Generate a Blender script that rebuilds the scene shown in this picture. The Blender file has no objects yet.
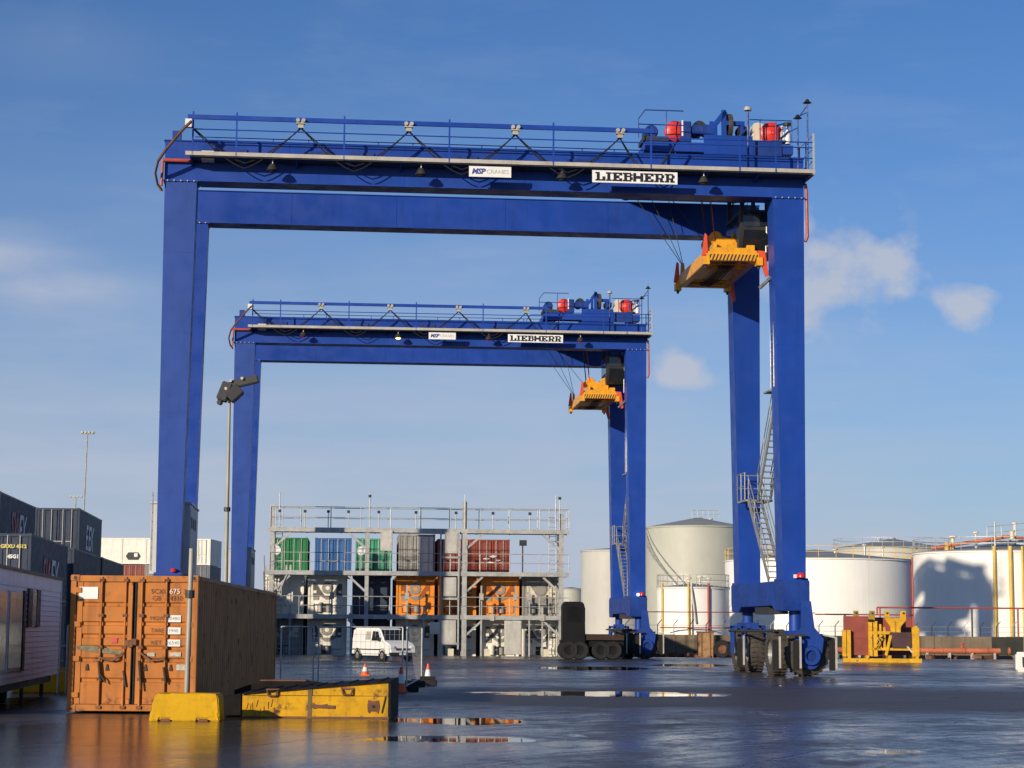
import bpy, bmesh, math, random
from mathutils import Vector, Matrix
random.seed(7)
SC = bpy.context.scene
COL = SC.collection
rad = math.radians

# ------------------------------------------------------------------ camera
F_PX, PITCH, CAM_H, ROLL = 1965.0, 0.1237, 1.6546, -0.0065
R0 = Vector((1, 0, 0)); U0 = Vector((0, -math.sin(PITCH), math.cos(PITCH))); F0 = Vector((0, math.cos(PITCH), math.sin(PITCH)))
RI = R0 * math.cos(ROLL) - U0 * math.sin(ROLL)
UP = R0 * math.sin(ROLL) + U0 * math.cos(ROLL)
cam_d = bpy.data.cameras.new('camera')
cam_d.sensor_width = 36.0
cam_d.lens = F_PX / 1024.0 * 36.0
cam_d.clip_end = 20000.0
cam = bpy.data.objects.new('camera', cam_d)
COL.objects.link(cam)
cam.matrix_world = Matrix(((RI.x, UP.x, -F0.x, 0), (RI.y, UP.y, -F0.y, 0), (RI.z, UP.z, -F0.z, CAM_H), (0, 0, 0, 1)))
SC.camera = cam

# ------------------------------------------------------------------ sun and sky
SUN_EL, SUN_AZ = rad(15.5), rad(36.5)          # the sun stands behind the camera's left shoulder
world = bpy.data.worlds.new('World'); SC.world = world; world.use_nodes = True
wn = world.node_tree.nodes; wl = world.node_tree.links
wn.clear()
w_out = wn.new('ShaderNodeOutputWorld'); w_bg = wn.new('ShaderNodeBackground')
w_bg.inputs['Strength'].default_value = 0.085
sky = wn.new('ShaderNodeTexSky'); sky.sky_type = 'NISHITA'; sky.sun_disc = False
sky.sun_elevation = SUN_EL; sky.sun_rotation = math.pi + SUN_AZ
sky.air_density = 1.0; sky.dust_density = 0.3; sky.ozone_density = 2.5; sky.altitude = 0
tc = wn.new('ShaderNodeTexCoord'); sep = wn.new('ShaderNodeSeparateXYZ'); wl.new(tc.outputs['Generated'], sep.inputs[0])
def wmath(op, a, b=None, c=None):
    n = wn.new('ShaderNodeMath'); n.operation = op
    for i, v in enumerate((a, b, c)):
        if v is None: continue
        if isinstance(v, (int, float)): n.inputs[i].default_value = v
        else: wl.new(v, n.inputs[i])
    return n.outputs[0]
AZ = wmath('ARCTAN2', sep.outputs[0], sep.outputs[1])
EL = wmath('ARCSINE', sep.outputs[2])
def wnoise(scale, sx, sy, detail=6, rough=.55, off=0.0):
    cmb = wn.new('ShaderNodeCombineXYZ')
    wl.new(wmath('MULTIPLY', AZ, sx), cmb.inputs[0]); wl.new(wmath('MULTIPLY', EL, sy), cmb.inputs[1]); cmb.inputs[2].default_value = off
    n = wn.new('ShaderNodeTexNoise'); n.inputs['Scale'].default_value = scale; n.inputs['Detail'].default_value = detail
    n.inputs['Roughness'].default_value = rough
    wl.new(cmb.outputs[0], n.inputs['Vector'])
    return n.outputs['Fac']
def blob(a0, e0, wa, we):
    da = wmath('DIVIDE', wmath('SUBTRACT', AZ, a0), wa); de = wmath('DIVIDE', wmath('SUBTRACT', EL, e0), we)
    s = wmath('ADD', wmath('MULTIPLY', da, da), wmath('MULTIPLY', de, de))
    return wmath('POWER', 2.718, wmath('MULTIPLY', s, -1.0))
cumulus = wnoise(38, 1, 1.35, 7, .55, 3.1)
heap = blob(.166, .181, .030, .024)
for a in ((.150, .172, .022, .028), (.192, .182, .018, .014), (.229, .161, .014, .011), (.085, .130, .014, .010), (.146, .205, .012, .012)):
    heap = wmath('MAXIMUM', heap, blob(*a))
puff = wmath('MULTIPLY', wmath('SUBTRACT', wmath('ADD', wmath('MULTIPLY', heap, .62), wmath('MULTIPLY', cumulus, 1.25)), .80), 1.9)
puff = wmath('MULTIPLY', wmath('MULTIPLY', wmath('MINIMUM', wmath('MAXIMUM', puff, 0.0), .80), wmath('MINIMUM', wmath('MULTIPLY', heap, 4.0), 1.0)), wmath('ADD', .30, wmath('MULTIPLY', wnoise(45, 1, 1.5, 8, .65, 8.0), 1.35)))
streakc = wmath('MULTIPLY', wmath('MAXIMUM', blob(-.232, .166, .036, .010), blob(-.262, .180, .04, .010)), wmath('MULTIPLY', wnoise(24, 1, 3.0, 7, .6, 2.0), .75))
streakc = wmath('ADD', streakc, wmath('MULTIPLY', blob(-.235, .285, .05, .018), .10))
wisp = wnoise(7, 1, 3.4, 6, .6, .7)
wisp = wmath('MULTIPLY', wmath('MAXIMUM', wmath('SUBTRACT', wisp, .50), 0.0), 1.3)
low = wmath('POWER', 2.718, wmath('MULTIPLY', wmath('POWER', wmath('DIVIDE', wmath('MAXIMUM', EL, 0.0), .16), 2.0), -1.0))       # thin cloud thickens towards the horizon
band = wnoise(9, 1.0, 6.0, 5, .55, 4.4)
thin = wmath('SUBTRACT', 1.0, wmath('MULTIPLY', wmath('MINIMUM', wmath('MAXIMUM', wmath('MULTIPLY', wmath('SUBTRACT', AZ, .02), 4.5), 0.0), 1.0), wmath('MULTIPLY', wmath('MINIMUM', wmath('MULTIPLY', wmath('MAXIMUM', EL, 0.0), 12.0), 1.0), .42)))
veil = wmath('MULTIPLY', wmath('MULTIPLY', low, thin), wmath('ADD', wmath('MULTIPLY', band, .9), .50))
cloud = wmath('MINIMUM', wmath('ADD', wmath('ADD', streakc, wmath('MULTIPLY', wisp, .38)), wmath('MULTIPLY', veil, .98)), .95)
mixc = wn.new('ShaderNodeMix'); mixc.data_type = 'RGBA'
wl.new(cloud, mixc.inputs['Factor'])
gain = wn.new('ShaderNodeMix'); gain.data_type = 'RGBA'; gain.blend_type = 'MULTIPLY'; gain.inputs['Factor'].default_value = 1.0
gain.inputs[7].default_value = (0.52, 0.81, 1.24, 1)
wl.new(sky.outputs[0], gain.inputs[6])
wl.new(gain.outputs[2], mixc.inputs[6]); mixc.inputs[7].default_value = (5.45, 6.05, 7.5, 1)
mixp = wn.new('ShaderNodeMix'); mixp.data_type = 'RGBA'; wl.new(wmath('MINIMUM', wmath('MULTIPLY', puff, 1.05), .75), mixp.inputs['Factor'])
wl.new(mixc.outputs[2], mixp.inputs[6]); mixp.inputs[7].default_value = (6.2, 6.45, 7.3, 1)
wl.new(mixp.outputs[2], w_bg.inputs['Color']); wl.new(w_bg.outputs[0], w_out.inputs[0])

sun_d = bpy.data.lights.new('sun', 'SUN'); sun_d.energy = 4.9; sun_d.angle = rad(0.75); sun_d.color = (1.0, 0.85, 0.66)
sun = bpy.data.objects.new('sun', sun_d); COL.objects.link(sun)
sdir = Vector((math.sin(SUN_AZ) * math.cos(SUN_EL), math.cos(SUN_AZ) * math.cos(SUN_EL), -math.sin(SUN_EL)))
sun.rotation_euler = sdir.to_track_quat('-Z', 'Y').to_euler(); sun.location = (-40, -80, 40)
SC.view_settings.view_transform = 'Standard'; SC.view_settings.look = 'None'
SC.view_settings.exposure = 0.0; SC.view_settings.gamma = 1.0; SC.view_settings.use_curve_mapping = False
SC.render.engine = 'CYCLES'
SC.cycles.max_bounces = 6; SC.cycles.glossy_bounces = 3; SC.cycles.diffuse_bounces = 3; SC.cycles.transparent_max_bounces = 8

# ------------------------------------------------------------------ pixel helpers (a pixel gives a direction; depth comes from the ground or a given distance)
def ray(px, py): return F0 + RI * ((px - 512) / F_PX) + UP * ((384 - py) / F_PX)
def ground_at(px, py, z=0.0):
    d = ray(px, py); t = (z - CAM_H) / d.z
    return Vector((d.x * t, d.y * t, z))
def at(px, py, Y):
    d = ray(px, py); t = Y / d.y
    return Vector((d.x * t, Y, CAM_H + d.z * t))
def gz(Y):
    t = min(1.0, max(0.0, (Y - 118.0) / 8.0))
    return -0.3 * t * t * (3 - 2 * t)

# ------------------------------------------------------------------ materials
MATS = {}
class N:
    """small node-graph helper"""
    def __init__(s, name):
        s.m = bpy.data.materials.new(name); s.m.use_nodes = True; s.t = s.m.node_tree
        s.b = s.t.nodes['Principled BSDF']; s.co = None
    def new(s, k): return s.t.nodes.new(k)
    def link(s, a, b): s.t.links.new(a, b)
    def coord(s):
        if s.co is None: s.co = s.new('ShaderNodeTexCoord').outputs['Object']
        return s.co
    def mapped(s, sc, loc=(0, 0, 0)):
        mp = s.new('ShaderNodeMapping'); mp.inputs['Scale'].default_value = sc; mp.inputs['Location'].default_value = loc
        s.link(s.coord(), mp.inputs['Vector']); return mp.outputs[0]
    def noise(s, scale, detail=5, rough=.55, vec=None, dist=0.0):
        n = s.new('ShaderNodeTexNoise'); n.inputs['Scale'].default_value = scale; n.inputs['Detail'].default_value = detail
        n.inputs['Roughness'].default_value = rough; n.inputs['Distortion'].default_value = dist
        s.link(vec if vec is not None else s.coord(), n.inputs['Vector']); return n.outputs['Fac']
    def math(s, op, a, b=None, c=None, clamp=False):
        n = s.new('ShaderNodeMath'); n.operation = op; n.use_clamp = clamp
        for i, v in enumerate((a, b, c)):
            if v is None: continue
            if isinstance(v, (int, float)): n.inputs[i].default_value = v
            else: s.link(v, n.inputs[i])
        return n.outputs[0]
    def ramp(s, fac, lo, hi, a=0.0, b=1.0):
        n = s.new('ShaderNodeMapRange'); n.clamp = True
        s.link(fac, n.inputs['Value'])
        for k, v in (('From Min', lo), ('From Max', hi), ('To Min', a), ('To Max', b)): n.inputs[k].default_value = v
        return n.outputs['Result']
    def mix(s, fac, a, b, blend='MIX'):
        n = s.new('ShaderNodeMix'); n.data_type = 'RGBA'; n.blend_type = blend
        for i, v in ((0, fac), (6, a), (7, b)):
            if isinstance(v, (int, float)): n.inputs[i].default_value = v
            elif isinstance(v, tuple): n.inputs[i].default_value = v if len(v) == 4 else v + (1,)
            else: s.link(v, n.inputs[i])
        return n.outputs[2]
    def bump(s, h, strength, dist=0.02):
        n = s.new('ShaderNodeBump'); n.inputs['Strength'].default_value = strength; n.inputs['Distance'].default_value = dist
        s.link(h, n.inputs['Height']); s.link(n.outputs[0], s.b.inputs['Normal'])

def mat(name, col, rough=.5, metal=0.0, var=.18, scale=1.3, streak=.0, rust=.0, rustcol=(.16, .06, .025), bump=.0, bscale=40, spec=.5, grime=.0):
    if name in MATS: return MATS[name]
    g = N(name); b = g.b
    c = tuple(col)
    n1 = g.noise(scale, 6)
    dark = tuple(max(0, x * (1 - var * 1.3)) for x in c); lite = tuple(min(1, x * (1 + var)) for x in c)
    out = g.mix(g.ramp(n1, .3, .7), dark, lite)
    if streak:
        n2 = g.noise(3.2, 4, .6, g.mapped((2.2, 2.2, .09)))
        out = g.mix(g.math('MULTIPLY', g.ramp(n2, .5, .72), streak), out, tuple(x * .35 + .012 for x in c))
    if grime:
        n4 = g.noise(7.0, 6, .65)
        out = g.mix(g.math('MULTIPLY', g.ramp(n4, .5, .7), grime), out, (.05, .043, .035))
    r = g.ramp(g.noise(scale * 4, 4), .3, .7, max(.03, rough - .1), min(1, rough + .12))
    if rust:
        n3 = g.noise(2.6, 8, .68)
        fac = g.ramp(n3, .66 - rust * .25, .74 - rust * .2)
        out = g.mix(fac, out, rustcol)
        r = g.math('MAXIMUM', r, g.math('MULTIPLY', fac, .8))
    g.link(out, b.inputs['Base Color']); g.link(r, b.inputs['Roughness'])
    b.inputs['Metallic'].default_value = metal; b.inputs['Specular IOR Level'].default_value = spec
    if bump: g.bump(g.noise(bscale, 5), bump)
    MATS[name] = g.m
    return g.m

BLUE = mat('crane_blue_paint', (.009, .052, .32), .42, var=.13, scale=.3, streak=.3, spec=.35)
BLUE_F = mat('crane_blue_paint_faded', (.020, .066, .31), .5, var=.12, scale=.4, streak=.3, spec=.35)
BLUE_S = mat('crane_blue_paint_grimy', (.010, .050, .28), .55, var=.15, scale=1.2, streak=.5, grime=.35, spec=.3)
BLUE_D = mat('crane_blue_machinery', (.010, .040, .21), .5, var=.2, grime=.3, spec=.35)
GALV = mat('galvanised_steel', (.46, .47, .45), .5, metal=.35, var=.16, scale=2.5, streak=.2)
GALV_L = mat('pale_galvanised_tray', (.44, .42, .37), .55, metal=.1, var=.14, scale=2)
GALV_S = mat('dull_galvanised_stairs', (.27, .28, .275), .55, metal=.3, var=.16, scale=2.5)
BLACK = mat('black_rubber', (.009, .009, .010), .8, var=.3, scale=8, bump=.3, bscale=30)
TYRE = mat('dusty_tyre_rubber', (.055, .047, .04), .85, var=.35, scale=5, bump=.3, bscale=30)
DARK = mat('dark_steel', (.030, .031, .034), .55, var=.3, scale=4)
CREAM = mat('cream_paint', (.66, .60, .46), .5, var=.1, streak=.25)
WHITE = mat('white_paint', (.78, .76, .72), .45, var=.07, streak=.15)
GREYBOX = mat('pale_grey_cabinet', (.56, .57, .55), .5, var=.08, streak=.2)
RED = mat('red_drum_paint', (.62, .035, .025), .4, var=.12)
REDPLAIN = mat('red_flipper_paint', (.72, .085, .035), .45, var=.15)
SPREAD = mat('spreader_yellow_paint', (.80, .36, .010), .42, var=.12, scale=2, streak=.3, rust=.25, grime=.25)
YELLOW = mat('safety_yellow_paint', (.62, .35, .002), .6, var=.12, scale=1.5, streak=.22, grime=.25, bump=.1, spec=.2)
RAMPY = mat('worn_ramp_yellow', (.58, .31, .003), .5, var=.16, scale=2, streak=.45, rust=.42, rustcol=(.10, .04, .018), grime=.4, spec=.25)
ORANGE = mat('orange_container_paint', (.47, .165, .030), .55, var=.18, scale=1.6, streak=.5, spec=.3, rust=.36, rustcol=(.13, .05, .022), grime=.12)
NAVY = mat('navy_container_paint', (.030, .045, .080), .5, var=.18, streak=.3, rust=.12)
GREEN = mat('green_container_paint', (.015, .17, .060), .5, var=.15, streak=.3, rust=.1)
GREEN2 = mat('pale_green_container_paint', (.055, .30, .17), .5, var=.15, streak=.3, rust=.1)
SKYB = mat('blue_container_paint', (.035, .12, .32), .5, var=.15, streak=.3, rust=.1)
GREYC = mat('grey_container_paint', (.27, .26, .24), .55, var=.15, streak=.3, rust=.12)
REDC = mat('red_brown_container_paint', (.24, .050, .032), .55, var=.18, streak=.3, rust=.2)
REEFW = mat('white_reefer_paint', (.80, .78, .68), .45, var=.08, streak=.25, rust=.08)
REEFO = mat('orange_reefer_paint', (.80, .27, .018), .45, var=.1, streak=.25, rust=.06)
ALU = mat('aluminium_panel', (.60, .58, .52), .42, metal=.3, var=.1, streak=.25)
LET_W = mat('white_lettering', (.78, .78, .76), .5, var=.05)
LET_R = mat('red_lettering', (.55, .06, .06), .5, var=.05)
LET_K = mat('black_lettering', (.012, .012, .014), .45, var=.1)
LET_B = mat('blue_lettering', (.06, .08, .30), .45, var=.1)
LET_BR = mat('brown_stencil_lettering', (.13, .055, .03), .6, var=.2)
LET_G = mat('grey_lettering', (.45, .46, .48), .5, var=.1)
LET_Y = mat('yellow_lettering', (.62, .55, .16), .5, var=.05)
RUSTM = mat('rusty_steel', (.17, .075, .04), .8, var=.35, scale=3, bump=.3, bscale=18)
TANKW = mat('white_tank_paint', (.86, .855, .80), .5, var=.05, scale=.25, streak=.12)
TANKC = mat('pale_green_tank_paint', (.43, .44, .375), .55, var=.05, scale=.2, streak=.08)
TANKG = mat('grey_tank_paint', (.46, .46, .42), .55, var=.05, scale=.2, streak=.1)
TROOF = mat('grey_tank_roof', (.30, .31, .28), .6, var=.14, scale=.5)
WALLB = mat('brown_bund_concrete', (.20, .155, .105), .9, var=.3, scale=.5, streak=.55, bump=.4, bscale=6)
PIPEO = mat('orange_pipe_paint', (.50, .15, .075), .55, var=.2, scale=1.2, rust=.2)
PIPER = mat('red_pipe_paint', (.38, .07, .05), .55, var=.15)
PIPEY = mat('yellow_pipe_paint', (.66, .45, .10), .55, var=.15)
VANW = mat('white_van_paint', (.80, .80, .78), .2, var=.04, spec=.6)
GLASS = mat('dark_glass', (.018, .022, .026), .07, var=.1, spec=.8)
CHROME = mat('wheel_grey', (.32, .32, .31), .4, metal=.5, var=.1)
LAMPC = mat('headlamp_lens', (.70, .72, .74), .1, var=.05, spec=.8)
CONEO = mat('cone_orange', (.75, .12, .02), .5, var=.1)
CABW = mat('caravan_white_siding', (.87, .87, .86), .55, var=.05, streak=.3, grime=.08)
CABG = mat('caravan_curtained_glass', (.20, .20, .17), .12, var=.35, scale=3, spec=.7)
CABD = mat('caravan_shutter', (.035, .030, .034), .6, var=.2)
MAROON = mat('maroon_machine_panel', (.26, .055, .035), .6, var=.2, rust=.2)
AGEDY = mat('aged_machine_yellow', (.66, .36, .012), .45, var=.2, scale=2.5, rust=.3, grime=.25)
POLEM = mat('weathered_pole', (.36, .35, .30), .6, metal=.2, var=.2, streak=.2)
WOOD = mat('dark_timber', (.06, .045, .03), .9, var=.3, bump=.3)
FLOOD = mat('floodlight_body', (.022, .022, .024), .5, var=.2)
def emis(name, col, strength):
    g = N(name); g.b.inputs['Base Color'].default_value = col + (1,); g.b.inputs['Emission Color'].default_value = col + (1,)
    g.b.inputs['Emission Strength'].default_value = strength; return g.m
LITAMB = emis('lit_amber_lamp', (1.0, .62, .18), 6.0)
LITWHT = emis('lit_white_lamp', (1.0, .95, .85), 5.0)
LENSR = mat('red_lens', (.60, .02, .02), .2, var=.05)

# ground: wet asphalt with puddles
def ground_mat():
    g = N('wet_asphalt'); b = g.b
    big = g.noise(.075, 5, .6); mid = g.noise(.55, 6, .6); fine = g.noise(9, 5, .6)
    sx = g.new('ShaderNodeSeparateXYZ'); g.link(g.coord(), sx.inputs[0])
    X, Y = sx.outputs[0], sx.outputs[1]
    warp = g.math('MULTIPLY', g.math('SUBTRACT', g.noise(.9, 4), .5), 1.7)
    pud = None
    for cx, cy, rx, ry in ((2.4, 51.0, 3.3, 1.9), (-.9, 35.6, 1.5, 1.3), (-.7, 30.0, 1.5, .9), (3.6, 84.0, 2.6, 4.5),
                           (8.5, 92.0, 2.2, 4.0)):
        dx = g.math('DIVIDE', g.math('SUBTRACT', X, cx), rx); dy = g.math('DIVIDE', g.math('SUBTRACT', Y, cy), ry)
        s = g.math('SUBTRACT', 1.0, g.math('SQRT', g.math('ADD', g.math('MULTIPLY', dx, dx), g.math('MULTIPLY', dy, dy))))
        pud = s if pud is None else g.math('MAXIMUM', pud, s)
    pudm = g.ramp(g.math('ADD', pud, warp), -.02, .10)
    hollows = g.ramp(g.noise(.33, 5, .55, g.mapped((.8, .42, 1), (13, 4, 0))), .66, .685)
    pudm = g.math('MAXIMUM', pudm, hollows)
    # tyre sweeps: arcs round a point far to the right, broken up by noise
    rx_ = g.math('SUBTRACT', X, 30.0); ry_ = g.math('SUBTRACT', Y, 5.0)
    rr = g.math('SQRT', g.math('ADD', g.math('MULTIPLY', rx_, rx_), g.math('MULTIPLY', ry_, ry_)))
    aa = g.math('ARCTAN2', ry_, rx_)
    cmb = g.new('ShaderNodeCombineXYZ'); g.link(g.math('MULTIPLY', rr, 1.5), cmb.inputs[0]); g.link(g.math('MULTIPLY', aa, 9.0), cmb.inputs[1])
    sw = g.noise(1.0, 9, .68, cmb.outputs[0], 1.2)
    cm2 = g.new('ShaderNodeCombineXYZ'); g.link(g.math('MULTIPLY', X, .30), cm2.inputs[0]); g.link(g.math('MULTIPLY', Y, .30), cm2.inputs[1]); cm2.inputs[2].default_value = 5
    lane = g.noise(1.0, 9, .7, cm2.outputs[0], .8)
    film = g.math('ADD', g.math('MULTIPLY', big, .45), g.math('ADD', g.math('MULTIPLY', sw, .38), g.math('MULTIPLY', lane, .32)))
    dry = g.ramp(film, .50, .68)
    patch = g.ramp(g.noise(.8, 9, .74, g.mapped((1, .55, 1), (3, 9, 0)), .5), .50, .60)
    worn = g.ramp(g.noise(3.5, 8, .72, g.mapped((1, .4, 1), (1, 2, 0))), .52, .62)
    dry = g.math('MINIMUM', 1.0, g.math('ADD', g.math('MULTIPLY', dry, .75), g.math('ADD', g.math('MULTIPLY', patch, .30), g.math('MULTIPLY', worn, .22))))
    # the smoother, wetter apron before the container and ramp
    dx = g.math('DIVIDE', g.math('ADD', X, 5.0), 6.0); dy = g.math('DIVIDE', g.math('SUBTRACT', Y, 29.0), 9.0)
    apron = g.ramp(g.math('SQRT', g.math('ADD', g.math('MULTIPLY', dx, dx), g.math('MULTIPLY', dy, dy))), .6, 1.1, 1.0, 0.0)
    dry = g.math('MULTIPLY', dry, g.math('SUBTRACT', 1.0, g.math('MULTIPLY', apron, .75)))
    ex = g.math('DIVIDE', g.math('SUBTRACT', X, 8.0), 19.0); ey = g.math('DIVIDE', g.math('SUBTRACT', Y, 49.0), 12.5)
    drylane = g.ramp(g.math('ADD', g.math('SQRT', g.math('ADD', g.math('MULTIPLY', ex, ex), g.math('MULTIPLY', ey, ey))), g.math('MULTIPLY', g.math('SUBTRACT', lane, .5), 1.2)), .55, 1.0, 1.0, 0.0)
    dry = g.math('MAXIMUM', dry, g.math('MULTIPLY', drylane, .9))
    col = g.mix(g.ramp(mid, .3, .7), (.018, .016, .015), (.040, .035, .031))
    col = g.mix(g.ramp(big, .45, .62), col, (.038, .032, .028))
    col = g.mix(g.math('MULTIPLY', dry, .6), col, (.12, .092, .070))
    col = g.mix(g.math('MULTIPLY', g.ramp(fine, .5, .75), .45), col, (.055, .050, .046))
    col = g.mix(pudm, col, (.010, .009, .009))
    bk = g.new('ShaderNodeTexBrick'); bk.offset = .37
    rot = g.new('ShaderNodeMapping'); rot.inputs['Rotation'].default_value = (0, 0, .42); g.link(g.coord(), rot.inputs['Vector'])
    wob = g.new('ShaderNodeVectorMath'); wob.operation = 'ADD'; nz = g.new('ShaderNodeTexNoise'); nz.inputs['Scale'].default_value = 1.6; nz.inputs['Detail'].default_value = 5
    g.link(g.coord(), nz.inputs['Vector']); sc_ = g.new('ShaderNodeVectorMath'); sc_.operation = 'SCALE'; sc_.inputs['Scale'].default_value = .16; g.link(nz.outputs['Color'], sc_.inputs[0])
    g.link(rot.outputs[0], wob.inputs[0]); g.link(sc_.outputs[0], wob.inputs[1]); g.link(wob.outputs[0], bk.inputs['Vector'])
    for k_, v_ in (('Scale', 1.0), ('Mortar Size', .022), ('Mortar Smooth', .3), ('Brick Width', 7.3), ('Row Height', 4.6)): bk.inputs[k_].default_value = v_
    joint = g.math('MULTIPLY', bk.outputs['Fac'], g.ramp(mid, .42, .58))
    col = g.mix(g.math('MULTIPLY', joint, .8), col, (.006, .006, .006))
    mark = g.ramp(g.noise(1.0, 3, .5, (lambda c: c)(cmb.outputs[0])), .56, .62)
    col = g.mix(g.math('MULTIPLY', mark, .45), col, (.012, .011, .011))
    grit = g.ramp(g.noise(2.3, 9, .75), .62, .70)
    col = g.mix(g.math('MULTIPLY', grit, g.math('SUBTRACT', .55, g.math('MULTIPLY', pudm, .55))), col, (.10, .085, .07))
    g.link(col, b.inputs['Base Color'])
    r = g.ramp(dry, 0, 1, .15, .52)
    r = g.math('ADD', r, g.math('MULTIPLY', grit, .16)); r = g.math('ADD', r, g.math('MULTIPLY', joint, .3))
    r = g.math('SUBTRACT', r, g.math('MULTIPLY', apron, .075))
    r = g.math('ADD', r, g.math('MULTIPLY', g.math('SUBTRACT', fine, .5), .20))
    r = g.mix(pudm, r, (.02, .02, .02))
    g.link(r, b.inputs['Roughness']); g.link(g.math('MAXIMUM', g.ramp(dry, .1, .9, .46, .14), g.math('MULTIPLY', pudm, .5)), b.inputs['Specular IOR Level'])
    hgt = g.math('MULTIPLY', g.math('ADD', fine, g.math('MULTIPLY', mid, 2.2)), g.math('SUBTRACT', 1.0, pudm))
    g.bump(hgt, .32, .02)
    return g.m
GROUND = ground_mat()

# ------------------------------------------------------------------ mesh helpers
class MB:
    def __init__(s): s.v = []; s.f = []
    def add(s, vs, fs):
        o = len(s.v); s.v += [tuple(p) for p in vs]; s.f += [tuple(i + o for i in f) for f in fs]; return s
    def hexa(s, b, t):   # bottom 4 and top 4 corners, same order
        return s.add(list(b) + list(t), [(3, 2, 1, 0), (4, 5, 6, 7), (0, 1, 5, 4), (1, 2, 6, 5), (2, 3, 7, 6), (3, 0, 4, 7)])
    def box(s, x0, x1, y0, y1, z0, z1):
        return s.hexa([(x0, y0, z0), (x1, y0, z0), (x1, y1, z0), (x0, y1, z0)], [(x0, y0, z1), (x1, y0, z1), (x1, y1, z1), (x0, y1, z1)])
    def beam(s, p, q, w, h=None, up=(0, 0, 1)):
        h = w if h is None else h
        p, q = Vector(p), Vector(q); d = (q - p).normalized(); u = Vector(up)
        if abs(d.dot(u)) > .98: u = Vector((0, 1, 0))
        r = d.cross(u).normalized(); u = r.cross(d)
        r *= w / 2; u *= h / 2
        return s.hexa([p - r - u, p + r - u, p + r + u, p - r + u], [q - r - u, q + r - u, q + r + u, q - r + u])
    def tube(s, p, q, r, n=8, r2=None, cap=True):
        p, q = Vector(p), Vector(q); d = (q - p).normalized(); a = Vector((0, 0, 1)) if abs(d.z) < .9 else Vector((1, 0, 0))
        x = d.cross(a).normalized(); y = d.cross(x); r2 = r if r2 is None else r2
        vs = []
        for c, rr in ((p, r), (q, r2)):
            vs += [c + (x * math.cos(2 * math.pi * i / n) + y * math.sin(2 * math.pi * i / n)) * rr for i in range(n)]
        fs = [(i, (i + 1) % n, n + (i + 1) % n, n + i) for i in range(n)]
        if cap: fs += [tuple(range(n - 1, -1, -1)), tuple(range(n, 2 * n))]
        return s.add(vs, fs)
    def path(s, pts, r, n=6):
        for a, b in zip(pts[:-1], pts[1:]): s.tube(a, b, r, n)
        return s
    def prism(s, poly, a0, a1, axis='y'):
        """poly of (a,b): axis y -> (x,z), axis x -> (y,z), axis z -> (x,y)"""
        def P(a, b, c): return {'y': (a, c, b), 'x': (c, a, b), 'z': (a, b, c)}[axis]
        n = len(poly)
        vs = [P(a, b, a0) for a, b in poly] + [P(a, b, a1) for a, b in poly]
        return s.add(vs, [tuple(range(n - 1, -1, -1)), tuple(range(n, 2 * n))] + [(i, (i + 1) % n, n + (i + 1) % n, n + i) for i in range(n)])
    def lathe(s, prof, n=24, c=(0, 0, 0), axis='z', closed=False):
        def P(r, h, t):
            a, b = r * math.cos(t), r * math.sin(t)
            q = {'z': (a, b, h), 'x': (h, a, b), 'y': (a, h, b)}[axis]
            return (q[0] + c[0], q[1] + c[1], q[2] + c[2])
        m = len(prof); vs = [P(r, h, 2 * math.pi * i / n) for i in range(n) for r, h in prof]; fs = []
        for i in range(n):
            j = (i + 1) % n
            for k in range(m if closed else m - 1):
                l = (k + 1) % m
                fs.append((i * m + k, j * m + k, j * m + l, i * m + l))
        if not closed:
            if prof[0][0] > 1e-6: fs.append(tuple(i * m for i in range(n)))
            if prof[-1][0] > 1e-6: fs.append(tuple(i * m + m - 1 for i in range(n)))
        return s.add(vs, fs)
    def mesh(s, name, bevel=0.0, smooth=True):
        me = bpy.data.meshes.new(name); me.from_pydata(s.v, [], s.f)
        bm = bmesh.new(); bm.from_mesh(me)
        bmesh.ops.remove_doubles(bm, verts=bm.verts, dist=1e-6)
        bmesh.ops.recalc_face_normals(bm, faces=bm.faces)
        if bevel: bmesh.ops.bevel(bm, geom=[e for e in bm.edges if e.is_manifold and e.calc_face_angle(0) > .5], offset=bevel, segments=2, affect='EDGES', clamp_overlap=True)
        bm.to_mesh(me); bm.free()
        if smooth:
            for p in me.polygons: p.use_smooth = True
            me.set_sharp_from_angle(angle=rad(34))
        return me
    def build(s, name, m, parent=None, bevel=0.0, loc=None):
        me = s.mesh(name, bevel); me.materials.append(m)
        return link(name, me, parent, loc)
def link(name, me, parent=None, loc=None, m=None):
    o = bpy.data.objects.new(name, me); COL.objects.link(o)
    if parent is not None: o.parent = parent
    if loc is not None: o.location = loc
    if m is not None:
        if not me.materials: me.materials.append(m)
        o.material_slots[0].link = 'OBJECT'; o.material_slots[0].material = m
    return o
def tag(o, label, cat, group=None):
    o['label'] = label; o['category'] = cat
    if group: o['group'] = group
    return o
def thing(name, label, cat, loc=(0, 0, 0), rz=0.0, group=None):
    o = bpy.data.objects.new(name, None); COL.objects.link(o); o.location = loc; o.rotation_euler = (0, 0, rz); o.empty_display_size = .5
    return tag(o, label, cat, group)
def structure(o): o['kind'] = 'structure'; return o
def copy_tree(o, parent=None):
    c = o.copy(); COL.objects.link(c); c.parent = parent
    for ch in list(o.children): copy_tree(ch, c)
    return c
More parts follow.
